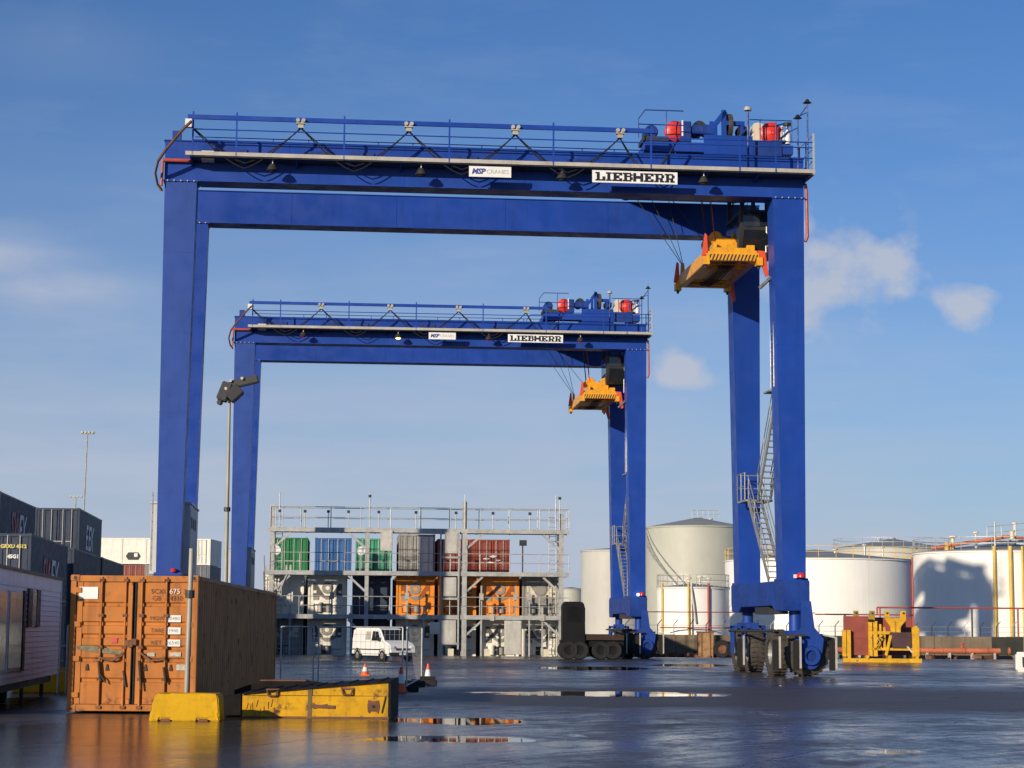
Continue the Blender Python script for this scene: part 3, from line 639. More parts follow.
def make_spreader():
    root = thing('container_spreader', 'orange yellow container spreader hanging under the nearer crane', 'spreader', group='container spreaders on the cranes')
    L, hw = 6.1, 1.02
    # origin at the middle of the underside; long axis along y
    fr = MB()
    for sx in (-1, 1): fr.box(sx * .86 - .14, sx * .86 + .14, -L / 2 + .3, L / 2 - .3, .12, .62)
    fr.box(-.72, .72, -1.1, 1.1, .16, .55)
    f = fr.build('main_frame', SPREAD, root, bevel=.02)
    for s in (-1, 1):
        y = s * (L / 2 - .15)
        e = MB().box(-hw, hw, y - .15, y + .15, .16, .44).build('end_beam', SPREAD, root, bevel=.015)
        MB().prism([(-hw, .44), (hw, .44), (hw * .62, .66), (-hw * .72, .66)], y - .12, y + .12, 'y').build('gusset', SPREAD, e)
        for sx in (-1, 1):
            MB().box(sx * hw - .12, sx * hw + .12, y - .17, y + .17, 0, .30).build('twistlock_housing', SPREAD, e)
            MB().lathe([(0, -.12), (.04, -.12), (.06, -.04), (.04, 0), (.04, .05), (0, .05)], 10, (sx * hw, y, 0)).build('twistlock', DARK, e)
    for k in range(14):                                  # hazard stripes on the near end beam
        x = -hw + .06 + k * (2 * hw - .12) / 14
        MB().prism([(x, .17), (x + .06, .17), (x + .15, .40), (x + .09, .40)], -L / 2 - .006, -L / 2 + .002, 'y').build('hazard_stripe', DARK, f)
    for sx, sy, up in ((1, -1, 0), (-1, -1, 1), (-1, 1, 1), (1, 1, 0)):
        x, y = sx * (hw + .06), sy * (L / 2 - .1)
        if up: poly = [(x - .10, .35), (x + .14, .35), (x + .10, 1.12), (x + .02, 1.2)]
        else: poly = [(x - .12, .58), (x + .16, .56), (x + .30, -.35), (x + .18, -.42)]
        MB().prism(poly, y - .07, y + .07, 'y').build('corner_flipper', REDPLAIN, root, bevel=.01)
    hb = MB().box(-.55, .62, -2.2, .3, .62, 1.05).box(-.42, .50, -2.0, .1, 1.05, 1.25).build('headblock', SPREAD, root, bevel=.03)
    for sx in (-.40, .45):
        for sy in (-1.75, -.2):
            MB().lathe([(0, -.08), (.24, -.08), (.26, -.04), (.20, 0), (.26, .04), (.24, .08), (0, .08)], 16, (sx, sy, 1.28), 'y').build('sheave', SPREAD, hb)
    MB().box(-.3, .1, .5, 1.1, .60, .92).build('motor_box', SPREAD, root, bevel=.02)
    MB().box(.62, .95, -2.6, -2.2, .60, .86).build('hydraulic_tank', SPREAD, root, bevel=.02)
    for sx, sy in ((-.9, 2.5), (.9, 2.3)): MB().prism([(sx - .08, .55), (sx + .08, .55), (sx + .05, 1.05), (sx - .05, 1.05)], sy - .12, sy + .12, 'y').build('rope_anchor', SPREAD, root)
    for y in (-1.85, -1.65, -.3, -.1):
        for (ua, ub) in ((-.75, -.45), (.75, .45)): MB().tube((ua, y, 4.3), (ub, y, 1.25), .018, 5).build('hoist_rope', REDPLAIN if y < -1.8 else DARK, root)
    for ua, va, ub, vb in ((-3.3, 2.0, -.92, 2.5), (-2.5, 2.2, -.9, 2.5), (-1.6, 2.4, -.88, 2.5), (-3.3, -1.9, -.6, -1.3), (1.9, 1.9, .9, 2.3)): MB().tube((ua, va, 4.2), (ub, vb, 1.0), .015, 5).build('sway_rope', DARK, root)
    for k in range(5): MB().path([(-.3 + k * .12, -2.4, .1), (-.25 + k * .1, -1.0, .05), (-.2 + k * .12, .6, .1), (-.3 + k * .1, 2.2, .08)], .025, 5).build('hose', BLACK, root)
    for y in (-2.2, -1.3, -.4, .5, 1.4, 2.3): MB().box(-.72, .72, y, y + .14, .16, .42).build('cross_member', SPREAD, root)
    MB().box(-.25, .25, -2.7, 2.7, .2, .5).build('telescopic_beam', RUSTM, root)
    return root

C1 = (-12.5632, 69.5083, .0975); C2 = (-15.6904, 110.0941, .0832)
def cl(c, u, v, z): return Vector((c[0] + u * math.cos(c[2]) - v * math.sin(c[2]), c[1] + u * math.sin(c[2]) + v * math.cos(c[2]), z))
crane1 = make_crane(); crane1.location = (C1[0], C1[1], 0); crane1.rotation_euler = (0, 0, C1[2])
crane2 = copy_tree(crane1); crane2.location = (C2[0], C2[1], 0); crane2.rotation_euler = (0, 0, C2[2])
crane2['label'] = 'smaller looking blue gantry crane standing farther off, behind the big one'
for ch in crane2.children:                               # its lamps are lit or red
    if ch.name.startswith('lamp_hanger'):
        for k in ch.children:
            if k.name.startswith('lens'):
                k.material_slots[0].link = 'OBJECT'; k.material_slots[0].material = LITAMB if abs(k.data.vertices[0].co.x - 9.2) < .6 else LENSR
    if ch.name.startswith('socket_box'):
        ch.material_slots[0].link = 'OBJECT'; ch.material_slots[0].material = LITWHT if ch.data.vertices[0].co.x > 12 else WHITE
sp1 = make_spreader(); sp1.location = cl(C1, 21.12, 4.5, 15.32); sp1.rotation_euler = (0, 0, C1[2])
sp2 = copy_tree(sp1); sp2.location = cl(C2, 21.0, 4.5, 15.32 - .55); sp2.rotation_euler = (0, 0, C2[2])
sp2['label'] = 'orange yellow container spreader hanging under the farther crane'

# ------------------------------------------------------------------ shipping containers
_cm = {}
def cmesh(key, fn):
    if key not in _cm: _cm[key] = fn().mesh(key[0])
    return _cm[key]
CW = 2.44
def corr(mb, L, z0, z1, x, sgn, period=.28, depth=.036, y0=.12):
    """trapezoidal corrugation along y on the plane x, outer side sgn"""
    pts = []; y = y0; end = L - y0; k = 0
    while y < end - period:
        pts += [(y, 0), (y + period * .26, 0), (y + period * .5, -depth), (y + period * .76, -depth)]; y += period
    pts += [(end, 0)]
    vs = []
    for yy, d in pts: vs += [(x + sgn * d, yy, z0), (x + sgn * d, yy, z1)]
    mb.add(vs, [(2 * i, 2 * i + 2, 2 * i + 3, 2 * i + 1) for i in range(len(pts) - 1)])
    return mb
def frame_mesh(L, H):
    mb = MB(); h = CW / 2
    for sx in (-1, 1):
        for y0, y1 in ((0, .14), (L - .14, L)):
            mb.box(min(sx * h, sx * (h - .11)), max(sx * h, sx * (h - .11)), y0, y1, .12, H - .12)
        mb.box(min(sx * h, sx * (h - .06)), max(sx * h, sx * (h - .06)), .14, L - .14, 0.02, .16)
        mb.box(min(sx * h, sx * (h - .06)), max(sx * h, sx * (h - .06)), .14, L - .14, H - .09, H - .012)
    for y0, y1 in ((0, .1), (L - .1, L)):
        mb.box(-h + .11, h - .11, y0, y1, .02, .14); mb.box(-h + .11, h - .11, y0, y1, H - .13, H - .012)
    return mb
def casting_mesh():
    return MB().box(-.085, .085, -.085, .085, 0, .118)
def panel_mesh(L, H): return MB()
def door_mesh(H, grooves=None):
    """one door leaf, hinge side at x=0, 1.09 wide, facing -y"""
    w, z0, z1 = 1.085, .15, H - .14
    mb = MB()
    if grooves is None:                             # vertical pressings
        pts = [(0.02, .03)]
        for k in range(3): pts += [(.14 + k * .31, .03), (.18 + k * .31, .065), (.34 + k * .31, .065), (.38 + k * .31, .03)]
        pts += [(w, .03)]
        vs = []
        for x, y in pts: vs += [(x, y, z0), (x, y, z1)]
        mb.add(vs, [(2 * i, 2 * i + 2, 2 * i + 3, 2 * i + 1) for i in range(len(pts) - 1)])
        mb.box(0.02, w, .066, .09, z0, z1)
    else:
        x0, x1 = .12, w - .10
        zs = [(z0, .03)]
        for z in grooves: zs += [(z - .045, .03), (z - .03, .058), (z + .02, .058), (z + .05, .03)]
        zs += [(z1, .03)]
        vs = []
        for z, y in zs: vs += [(x0, y, z), (x1, y, z)]
        mb.add(vs, [(2 * i, 2 * i + 2, 2 * i + 3, 2 * i + 1) for i in range(len(zs) - 1)])
        mb.box(.02, x0, .018, .09, z0, z1).box(x1, w, .018, .09, z0, z1).box(x0, x1, .06, .09, z0, z1)
    return mb
def reefer_front(root, H, mm, unit):
    """refrigeration unit end: recessed machinery bay, fan, coil, control box, V struts"""
    h = CW / 2
    e = MB().box(-h + .11, h - .11, .05, .10, .14, H - .13).build('unit_panel', mm, root)
    MB().box(-.95, .95, .025, .05, 1.62, 1.72).box(-.95, .95, .02, .05, .95, 1.02).build('unit_rib', mm, e)
    und = unit if mm is not REEFO else mat('burnt_orange_machinery', (.30, .075, .012), .6, var=.3)
    if mm is REEFW: und = mat('dull_grey_machinery', (.10, .10, .095), .6, var=.3)
    MB().lathe([(.13, -.02), (.34, -.02), (.38, .04), (.13, .04)], 20, (0, .02, 1.78), 'y', closed=True).build('fan_ring', GREYC, e)
    MB().lathe([(0, 0), (.13, 0), (.13, .03), (0, .03)], 12, (0, 0.0, 1.78), 'y').build('fan_hub', mm, e)
    for sg in (-1, 1):
        MB().prism([(sg * .92, 2.05), (sg * .70, 2.05), (sg * .22, 1.32), (sg * .92, 1.32)], .02, .05, 'y').build('coil_grille', und, e)
        MB().box(min(sg * .70, sg * .90), max(sg * .70, sg * .90), .005, .02, 1.45, 1.62).build('access_panel', mm, e)
    MB().box(-.9, -.55, .0, .05, 1.02, 1.26).build('control_box', GREYC, e)
    MB().prism([(-.10, 1.05), (.14, 1.05), (.62, 1.30), (-.48, 1.30)], .015, .05, 'y').build('drip_pan', GREYC, e)
    MB().box(-.85, .30, .012, .05, .26, .80).build('machinery_bay', DARK if mm is not REEFO else MAROON, e)
    MB().lathe([(0, 0), (.22, 0), (.22, .6), (0, .6)], 14, (-.55, -.0, .28)).build('compressor', mm, e)
    MB().lathe([(0, 0), (.18, 0), (.18, .45), (0, .45)], 14, (.1, .0, .28)).build('receiver', GREYC, e)
    MB().box(.4, .85, -.02, .04, .3, .75).build('battery_box', mm, e)
    MB().tube((-.9, -.01, .6), (.9, -.01, .55), .03, 6).build('pipe', GALV, e)
def container(name, label, m, L, loc, rz=0.0, front='door', H=2.59, group=None, unit=None, frame_m=None, cat='container', rods=GALV, doors_m=None):
    root = thing(name, label, cat, loc, rz, group); h = CW / 2
    link('frame', cmesh(('frame', L, H), lambda: frame_mesh(L, H)), root, m=frame_m or m)
    for sx in (-1, 1):
        link('side_panel', cmesh(('side_panel', L, H, sx), lambda: corr(MB(), L, .14, H - .08, sx * (h - .012), sx)), root, m=m)
    link('roof', cmesh(('roof', L, H), lambda: MB().box(-h + .06, h - .06, .1, L - .1, H - .05, H - .03)), root, m=m)
    link('floor', cmesh(('floor', L), lambda: MB().box(-h + .06, h - .06, .1, L - .1, .10, .15)), root, m=DARK)
    link('end_wall', cmesh(('end_wall', L, H), lambda: MB().box(-h + .11, h - .11, L - .09, L - .05, .14, H - .12)), root, m=m)
    cm = cmesh(('corner_casting',), casting_mesh)
    for sx in (-1, 1):
        for y in (.075, L - .075):
            for z in (-.004, H - .112): link('corner_casting', cm, root, (sx * (h - .078), y, z), m=frame_m or m)
    if front == 'door':
        for sx in (-1, 1):
            d = link('door', cmesh(('door', H), lambda: door_mesh(H)), root, (sx * (h - .11), 0, 0), m=doors_m or m); d.scale = (-sx, 1, 1)
            for k in (.32, .80):
                link('lock_rod', cmesh(('lock_rod', H), lambda: MB().tube((0, .01, .1), (0, .01, H - .08), .022, 6)), d, (k, 0, 0), m=rods)
                link('handle', cmesh(('handle',), lambda: MB().box(-.02, .30, -.015, .01, 1.02, 1.07)), d, (k, 0, 0), m=rods)
    elif front == 'reefer': reefer_front(root, H, m, unit or DARK)
    else: link('front_wall', cmesh(('front_wall', H), lambda: MB().box(-h + .11, h - .11, .05, .09, .14, H - .12)), root, m=m)
    return root

# --- the orange container in front
def make_orange():
    L, H = 12.19, 2.59; h = CW / 2
    root = thing('shipping_container', 'orange shipping container with closed doors behind the yellow concrete block', 'container', (-7.19, 37.75, .03), rad(-.55))
    root.rotation_euler = (rad(-.5), 0, rad(-.3))
    fm = frame_mesh(L, H).build('frame', ORANGE, root, bevel=.008)
    for sx in (-1, 1): corr(MB(), L, .14, H - .08, sx * (h - .012), sx).build('side_panel', ORANGE, root)
    MB().box(-h + .06, h - .06, .1, L - .1, H - .05, H - .03).build('roof', ORANGE, root)
    MB().box(-h + .11, h - .11, L - .09, L - .05, .14, H - .12).build('end_wall', ORANGE, root)
    MB().box(-h + .06, h - .06, .1, L - .1, .10, .15).build('floor', DARK, root)
    for sx in (-1, 1):
        for y in (.075, L - .075):
            for z in (0, H - .118):
                c = MB().box(-.089, .089, -.089, .089, 0, .118).build('corner_casting', ORANGE, root, bevel=.012, loc=(sx * (h - .083), y, z))
                if y < 1: MB().lathe([(0, 0), (.035, 0), (.035, .004), (0, .004)], 12, (0, -.092, .06), 'y').build('casting_hole', LET_K, c)
    grooves = [.597, .977, 1.21, 1.43, 1.665, 2.03]
    for sx, xs in ((-1, (.49, .95)), (1, (.49, .96))):
        d = door_mesh(H, grooves).build('door', ORANGE, root, loc=(sx * (h - .11), 0, 0)); d.scale = (-sx, 1, 1)
        for k in xs:
            MB().tube((k, -.012, .06), (k, -.012, H - .04), .021, 10).build('lock_rod', ORANGE, d)
            for z in (.09, .62, 1.22, 1.82, H - .10): MB().box(k - .05, k + .05, -.035, .02, z - .03, z + .03).build('rod_bracket', RUSTM, d, bevel=.006)
            hz = 1.02 + .1 * (k > .6)
            MB().beam((k, -.04, hz), (k + (.26 if k < .6 else -.20), -.05, hz - (.14 if k > .6 else .05)), .025, .035).build('handle', RUSTM, d)
        for z in (.32, 1.0, 1.65, 2.3): MB().box(-.03, .10, -.012, .02, z - .05, z + .05).build('hinge', ORANGE, d, bevel=.006)
        MB().box(1.065, 1.095, -.005, .03, .15, H - .14).build('door_gasket', BLACK, d)
    # pressed bright strip beside the centre gap, tie chain and straps
    MB().box(-.11, -.03, -.015, .02, .25, 2.40).build('centre_strip', ORANGE, root)
    for x, z, lx, lz in ((-.64, .62, .04, .34), (-.60, .55, .12, .16), (-.16, .48, .05, .30), (.13, .42, .06, .55), (.60, .55, .05, .30)):
        MB().beam((x, -.05, z + lz), (x + lx, -.055, z), .03, .02).build('hanging_strap', WOOD, root)
    for x, z in ((-.10, 1.30), (.03, 1.32), (-.04, 1.28)): MB().box(x - .05, x + .05, -.06, .0, z - .06, z + .06).build('lock_box', RUSTM, root, bevel=.01)
    # stickers and worn patches
    MB().box(-1.06, -.70, .012, .017, 2.13, 2.36).build('white_sticker', LET_W, root)
    MB().prism([(-1.08, 1.24), (-1.08, 1.18), (-.72, 1.12), (-.22, 1.08), (-.05, 1.05), (-.05, 1.10), (-.5, 1.2), (-.8, 1.25)], .008, .016, 'y').build('scuff_patch', mat('grey_green_scuff', (.20, .18, .11), .8, var=.4, scale=14), root)
    MB().box(-.42, -.30, .010, .016, 1.30, 1.40).build('red_sticker', LET_R, root)
    for x0, x1, z0, z1 in ((.62, .90, 1.70, 1.83), (.62, .90, 1.47, 1.60), (.62, .90, 1.24, 1.37)):
        p = MB().box(x0, x1, .008, .015, z0, z1).build('weight_plate', LET_W, root)
    for x0, x1, z0, z1 in ((.28, .42, 1.05, 1.12), (.70, .92, 1.05, 1.13), (.84, 1.02, .79, .90)): MB().box(x0, x1, .008, .015, z0, z1).build('faded_sticker', mat('faded_sticker_paper', (.48, .45, .36), .7, var=.3, scale=20), root)
    for body, sz, x, z, m in (('SCXU', .13, .47, 2.28, LET_BR), ('675', .14, .77, 2.28, LET_W), ('3', .13, .96, 2.28, LET_BR), ('GB', .13, .42, 2.15, LET_BR), ('4310', .13, .79, 2.15, LET_BR),
                              ('MGW', .11, .44, 1.77, LET_BR), ('TARE', .11, .45, 1.54, LET_BR), ('NET', .11, .43, 1.31, LET_BR), ('30480', .10, .76, 1.765, LET_BR), ('3940', .10, .76, 1.535, LET_BR), ('26540', .10, .76, 1.305, LET_BR)):
        text('lettering', body, sz, m, root, (x, .006, z), bold=-.001, depth=.001)
    for x in (-.86, -.48, .25, .73): MB().prism([(x - .035, .78), (x + .035, .78), (x + .012, .90), (x - .012, .90)], .008, .014, 'y').build('stencil_mark', WOOD, root)
    return root
make_orange()

# --- yellow concrete block with its scaffold pole
def make_block():
    a = ground_at(149, 720.5); b = ground_at(220, 721.5); w = 1.25; root = thing('concrete_block', 'yellow painted concrete barrier block in front of the orange container', 'barrier', ((a.x + b.x) / 2, 34.95, 0), rad(-1.5))
    poly = [(-.63, 0), (-.45, 0), (-.43, .045), (-.24, .045), (-.22, 0), (.22, 0), (.24, .045), (.43, .045), (.45, 0), (.63, 0), (.60, .40), (.57, .48), (-.50, .48), (-.545, .40)]
    ob = MB().prism(poly, 0, .55, 'y').build('block_body', YELLOW, root, bevel=.02)
    from mathutils import noise as mn
    bm = bmesh.new(); bm.from_mesh(ob.data)
    bmesh.ops.triangulate(bm, faces=bm.faces); bmesh.ops.subdivide_edges(bm, edges=[e for e in bm.edges if e.calc_length() > .06], cuts=7, use_grid_fill=True); bmesh.ops.triangulate(bm, faces=bm.faces)
    bm.normal_update()
    for v in bm.verts:
        q = mn.fractal(v.co * 9.0, 1.0, 2.0, 4) * .006
        edge = v.co.z > .44 or abs(v.co.x) > .54
        if edge and mn.noise(v.co * 7.0 + Vector((3, 1, 7))) > .30: q -= .014
        v.co += v.normal * q
    bm.to_mesh(ob.data); bm.free()
    for x in (-.33, .33): MB().box(x - .085, x + .085, .02, .5, .0, .04).build('lifting_slot', RUSTM, root)
    p0, p1 = Vector((.10, .62, 0)), Vector((.155, .62, 3.02))
    return root
make_block()
pole = thing('scaffold_pole', 'upright grey scaffold pole with a clamp in front of the orange doors', 'pole', (-5.80, 35.62, 0))
MB().tube((0, 0, 0), (.03, 0, 3.05), .045, 12).build('pole_tube', POLEM, pole)
MB().tube((.02, 0, 2.16), (.022, 0, 2.30), .085, 10).build('clamp', DARK, pole)
MB().box(-.16, .16, -.03, .25, 0, .02).build('base_plate', DARK, pole)

# --- wedge shaped loading ramp
RDECK = mat('black_ramp_deck_and_end_shade', (.010, .009, .009), .75, var=.4, scale=3, spec=.15)
def make_ramp():
    x0 = ground_at(244, 717).x; x1 = ground_at(388, 718.5).x; Y = 36.45; D = 2.5
    root = thing('loading_ramp', 'yellow sided steel loading ramp with dark deck beside the orange container', 'ramp', (x0, Y, 0))
    w = x1 - x0; top = lambda x: .455 + .235 * x / w
    k = 1.2
    sp = MB().prism([(0, .03), (w, .03), (w, .40), (0, .40)], 0, .05, 'y').build('side_plate', RAMPY, root)
    for a, b in ((.0, k), (k + .07, w)):
        MB().prism([(a, .41), (b, .41), (b, top(b) - .03), (a, top(a) - .03)], .012, .06, 'y').build('side_plate', RAMPY, root)
    MB().box(k - .0, k + .075, -.006, .05, .03, top(k) - .03).build('side_joint', mat('ramp_joint_steel', (.10, .07, .03), .7, var=.3), root)  # dark brown divider strip between the side plates
    MB().box(-.02, w + .02, -.02, .05, .0, .03).build('bottom_rail', RUSTM, root)
    # deck
    MB().hexa([(-.9, -.04, .20), (w + .05, -.04, top(w) - .03), (w + .05, D, top(w) - .03), (-.9, D, .20)], [(-.9, -.04, .25), (w + .05, -.04, top(w) + .02), (w + .05, D, top(w) + .02), (-.9, D, .25)])
    deck = MB().hexa([(0, -.04, top(0) - .03), (w + .05, -.04, top(w) - .03), (w + .05, D, top(w) - .03), (0, D, top(0) - .03)], [(0, -.04, top(0)), (w + .05, -.04, top(w)), (w + .05, D, top(w)), (0, D, top(0))]).build('deck', RDECK, root)
    for i in range(9):
        x = .15 + i * w / 9; MB().beam((x, .05, top(x) + .008), (x, D - .05, top(x) + .008), .03, .016).build('tread_bar', RDECK, deck)
    MB().hexa([(-1.5, .35, .0), (0, .35, .0), (0, D, .0), (-1.5, D, .0)], [(-1.5, .35, .12), (0, .35, .44), (0, D, .44), (-1.5, D, .12)]).build('toe_section', RDECK, root)
    MB().prism([(-.5, 0), (1.9, 0), (1.9, .48), (.9, .60), (.0, .60), (-.5, .42)], D + .02, D + .5, 'y').build('back_flap', RDECK, root)
    MB().prism([(.0, .60), (.9, .60), (.9, .62), (.0, .62)], D + .02, D + .5, 'y').build('flap_edge', RUSTM, root)
    MB().box(w, w + .05, .0, D, .0, top(w) - .03).build('end_plate', RDECK, root)  # shade of the end face put into its colour, using the deck's black
    for x, z in ((.55, .50), (1.92, .53)):
        l = MB().path([(x - .10, -.02, z), (x - .07, -.05, z - .10), (x + .07, -.05, z - .10), (x + .10, -.02, z)], .018, 6).build('lifting_lug', RUSTM, root)
        MB().box(x - .12, x + .12, -.012, .01, z - .01, z + .03).build('lug_plate', RUSTM, l)
    MB().prism([(2.30, .12), (2.33, .09), (2.36, .13), (2.46, .12), (2.49, .08), (2.52, .2), (2.50, .33), (2.38, .31), (2.31, .34), (2.29, .24)], -.010, .006, 'y').build('rust_patch', RUSTM, root)
    random.seed(11)
    for k in range(9):
        x = .08 + k * .065 + random.uniform(-.02, .02); z = random.uniform(.10, .2); MB().beam((x, -.008, z), (x + random.uniform(-.02, .03), -.008, z + random.uniform(.06, .16)), .006, random.uniform(.005, .012)).build('scratch', RUSTM, root)
    MB().lathe([(0, 0), (.03, 0), (.03, .01), (0, .01)], 14, (2.40, -.022, .22), 'y').build('pin_hole', LET_K, root)
    MB().beam((1.25, -.012, .22), (1.7, -.012, .20), .02, .06).beam((1.3, -.014, .19), (1.55, -.014, .24), .018, .04).build('scrape_mark', RUSTM, root)
    MB().beam((2.55, -.02, .10), (2.62, -.02, .40), .02, .015).build('corner_rod', DARK, root)
make_ramp()

# --- cones
def cone(loc, label, h=.62, rz=0):
    root = thing('traffic_cone', label, 'traffic cone', loc, rz, 'orange and white traffic cones')
    MB().box(-.18, .18, -.18, .18, 0, .04).build('base', CONEO, root, bevel=.01)
    MB().lathe([(.14, .04), (.105, h * .36), (.103, h * .36)], 16).build('cone_body', CONEO, root)
    MB().lathe([(.107, h * .36), (.065, h * .72)], 16).build('white_band', LET_W, root)
    MB().lathe([(.065, h * .72), (.03, h), (0, h)], 16).build('cone_tip', CONEO, root)
cone((-2.80, 51.0, 0), 'traffic cone beside the fence corner at the high end of the ramp', .66)
cone((-5.0, 68.5, 0), 'traffic cone in front of the white van, half hidden by the ramp', .42)
cone((-2.42, 58.6, 0), 'traffic cone on the rubber blocks right of the fence', .60)

# --- temporary mesh fence panels
def fence_panel(p, q, label, h=1.66, pitch=.12):
    p, q = Vector(p), Vector(q); d = q - p; L = d.length
    root = thing('mesh_fence_panel', label, 'fence panel', p, math.atan2(d.y, d.x), 'temporary mesh fence panels')
    for x in (0.03, L - .03): MB().tube((x, 0, .06), (x, 0, h), .021, 8).build('upright', GALV, root)
    for z in (.16, h): MB().tube((.03, 0, z), (L - .03, 0, z), .019, 8).build('crossbar', GALV, root)
    m = MB(); n = int(L / pitch)
    for i in range(1, n): m.tube((i * L / n, .012, .16), (i * L / n, .012, h), .003, 3, cap=False)
    for i in range(1, 8): m.tube((.03, .018, .16 + i * (h - .16) / 8), (L - .03, .018, .16 + i * (h - .16) / 8), .003, 3, cap=False)
    o = m.build('wire_mesh', GALV, root); o['kind'] = 'stuff'
    for x in (.0, L): MB().box(x - .11, x + .11, -.32, .32, 0, .13).build('foot_block', BLACK, root, bevel=.02)
Yf = 51.6
fx = lambda px, Y: (px - 512) / F_PX * Y * .995
fence_panel((fx(320, Yf), Yf, 0), (fx(406, Yf), Yf, 0), 'mesh fence panel in front of the white van')
fence_panel((fx(283, Yf + .9), Yf + .9, 0), (fx(317, Yf), Yf, 0), 'mesh fence panel nearest the back of the orange container')
fence_panel((fx(408, Yf) + .02, Yf + .15, 0), (fx(424, 59.6), 59.6, 0), 'mesh fence panel running back beside the right-hand cone', pitch=.6)
tag(MB().box(-.3, .3, -.18, .18, 0, .16).box(-.2, .25, -.12, .14, .16, .26).build('rubber_block', BLACK, None, bevel=.02, loc=(-2.42, 57.6, 0)), 'black rubber foot blocks piled by the right-hand cone', 'rubber block')
tag(MB().box(-.35, .35, -.2, .2, 0, .16).build('rubber_block', BLACK, None, bevel=.02, loc=(-2.75, 56.2, 0)), 'single black rubber block at the foot of the fence', 'rubber block')

# --- white van
def make_van(loc, rz):
    root = thing('van', 'white panel van parked under the container rack behind the mesh fence', 'van', loc, rz)
    root.scale = (.88, .88, .88)
    # local x forward; cross sections (x, half width, lower z, upper z, roof half width)
    prof = [(-2.2, .45), (-2.24, 1.2), (-2.18, 1.78), (-2.0, 1.86), (.55, 1.86), (.85, 1.78), (1.55, 1.12), (2.05, .98), (2.24, .80), (2.28, .50), (2.22, .32), (-2.15, .30)]
    hw = .86; mb = MB(); n = len(prof)
    vs = []
    for s, k in ((-1, 1), (1, 1)):
        for x, z in prof:
            t = max(0, (z - 1.0) / .86); vs.append((x, s * (hw - .13 * t * t), z))
    fs = [tuple(range(n - 1, -1, -1)), tuple(range(n, 2 * n))] + [(i, (i + 1) % n, n + (i + 1) % n, n + i) for i in range(n)]
    mb.add(vs, fs); body = mb.build('body', VANW, root, bevel=.10)
    ys = lambda z: hw - .13 * max(0, (z - 1.0) / .86) ** 2
    def scr(a, b, za, zb, off, m, nm):  # windscreen-like quads across
        w1, w2 = ys(za) - .1, ys(zb) - .12; d = Vector((zb - za, 0, a - b)).normalized() * -off
        if d.x < 0: d = -d
        vs = [(a + d.x, -w1, za + abs(d.z)), (a + d.x, w1, za + abs(d.z)), (b + d.x, w2, zb + abs(d.z)), (b + d.x, -w2, zb + abs(d.z))]
        MB().add(vs + [(x - .03, y, z - .03) for x, y, z in vs], [(0, 1, 2, 3), (4, 7, 6, 5), (0, 4, 5, 1), (1, 5, 6, 2), (2, 6, 7, 3), (3, 7, 4, 0)]).build(nm, m, body)
    scr(1.50, .92, 1.16, 1.74, .015, GLASS, 'windscreen')
    for s in (-1, 1):
        def sidepoly(pts, nm, m, o=.008):
            vs = [(x, s * (ys(z) + o), z) for x, z in pts]; vs2 = [(x, s * (ys(z) - .03), z) for x, z in pts]; k = len(pts)
            return MB().add(vs + vs2, [tuple(range(k)), tuple(range(2 * k - 1, k - 1, -1))] + [(i, (i + 1) % k, k + (i + 1) % k, k + i) for i in range(k)]).build(nm, m, body)
        sidepoly([(.18, 1.14), (1.22, 1.14), (.80, 1.66), (.22, 1.68)], 'door_window', GLASS)
        sidepoly([(-.55, 1.20), (.02, 1.20), (.02, 1.66), (-.50, 1.66)], 'quarter_panel', GALV_L, .005)
        sidepoly([(-2.1, .62), (1.2, .62), (1.2, .68), (-2.1, .68)], 'rub_strip', DARK, .015)
        for x in (-1.45, 1.42):
            MB().lathe([(.36, 0), (.40, 0), (.40, .05), (.36, .05)], 20, (x, s * hw - .02, .32), 'y', closed=True).build('wheel_arch', DARK, body)
            w = MB().lathe([(.19, -.1), (.29, -.1), (.32, -.06), (.32, .06), (.29, .1), (.19, .1)], 22, (x, s * (hw - .08), .32), 'y', closed=True).build('wheel', BLACK, root)
            MB().lathe([(0, -.06), (.19, -.09), (.19, .09), (0, .06)], 16, (x, s * (hw - .08), .32), 'y').build('rim', CHROME, w)
        MB().box(2.06, 2.26, min(s * .5, s * .80), max(s * .5, s * .80), .68, .86).build('headlight', LAMPC, body, bevel=.03)
        MB().box(1.15, 1.3, min(s * .9, s * 1.06), max(s * .9, s * 1.06), 1.12, 1.34).build('mirror', DARK, body, bevel=.03)
    MB().box(2.15, 2.34, -.84, .84, .30, .50).build('front_bumper', DARK, body, bevel=.04)
    MB().box(2.20, 2.29, -.45, .45, .62, .74).build('grille', DARK, body)
    MB().box(2.33, 2.36, -.26, .26, .36, .47).build('number_plate', LET_W, body)
make_van((-6.35, 99.0, 0), rad(-57))

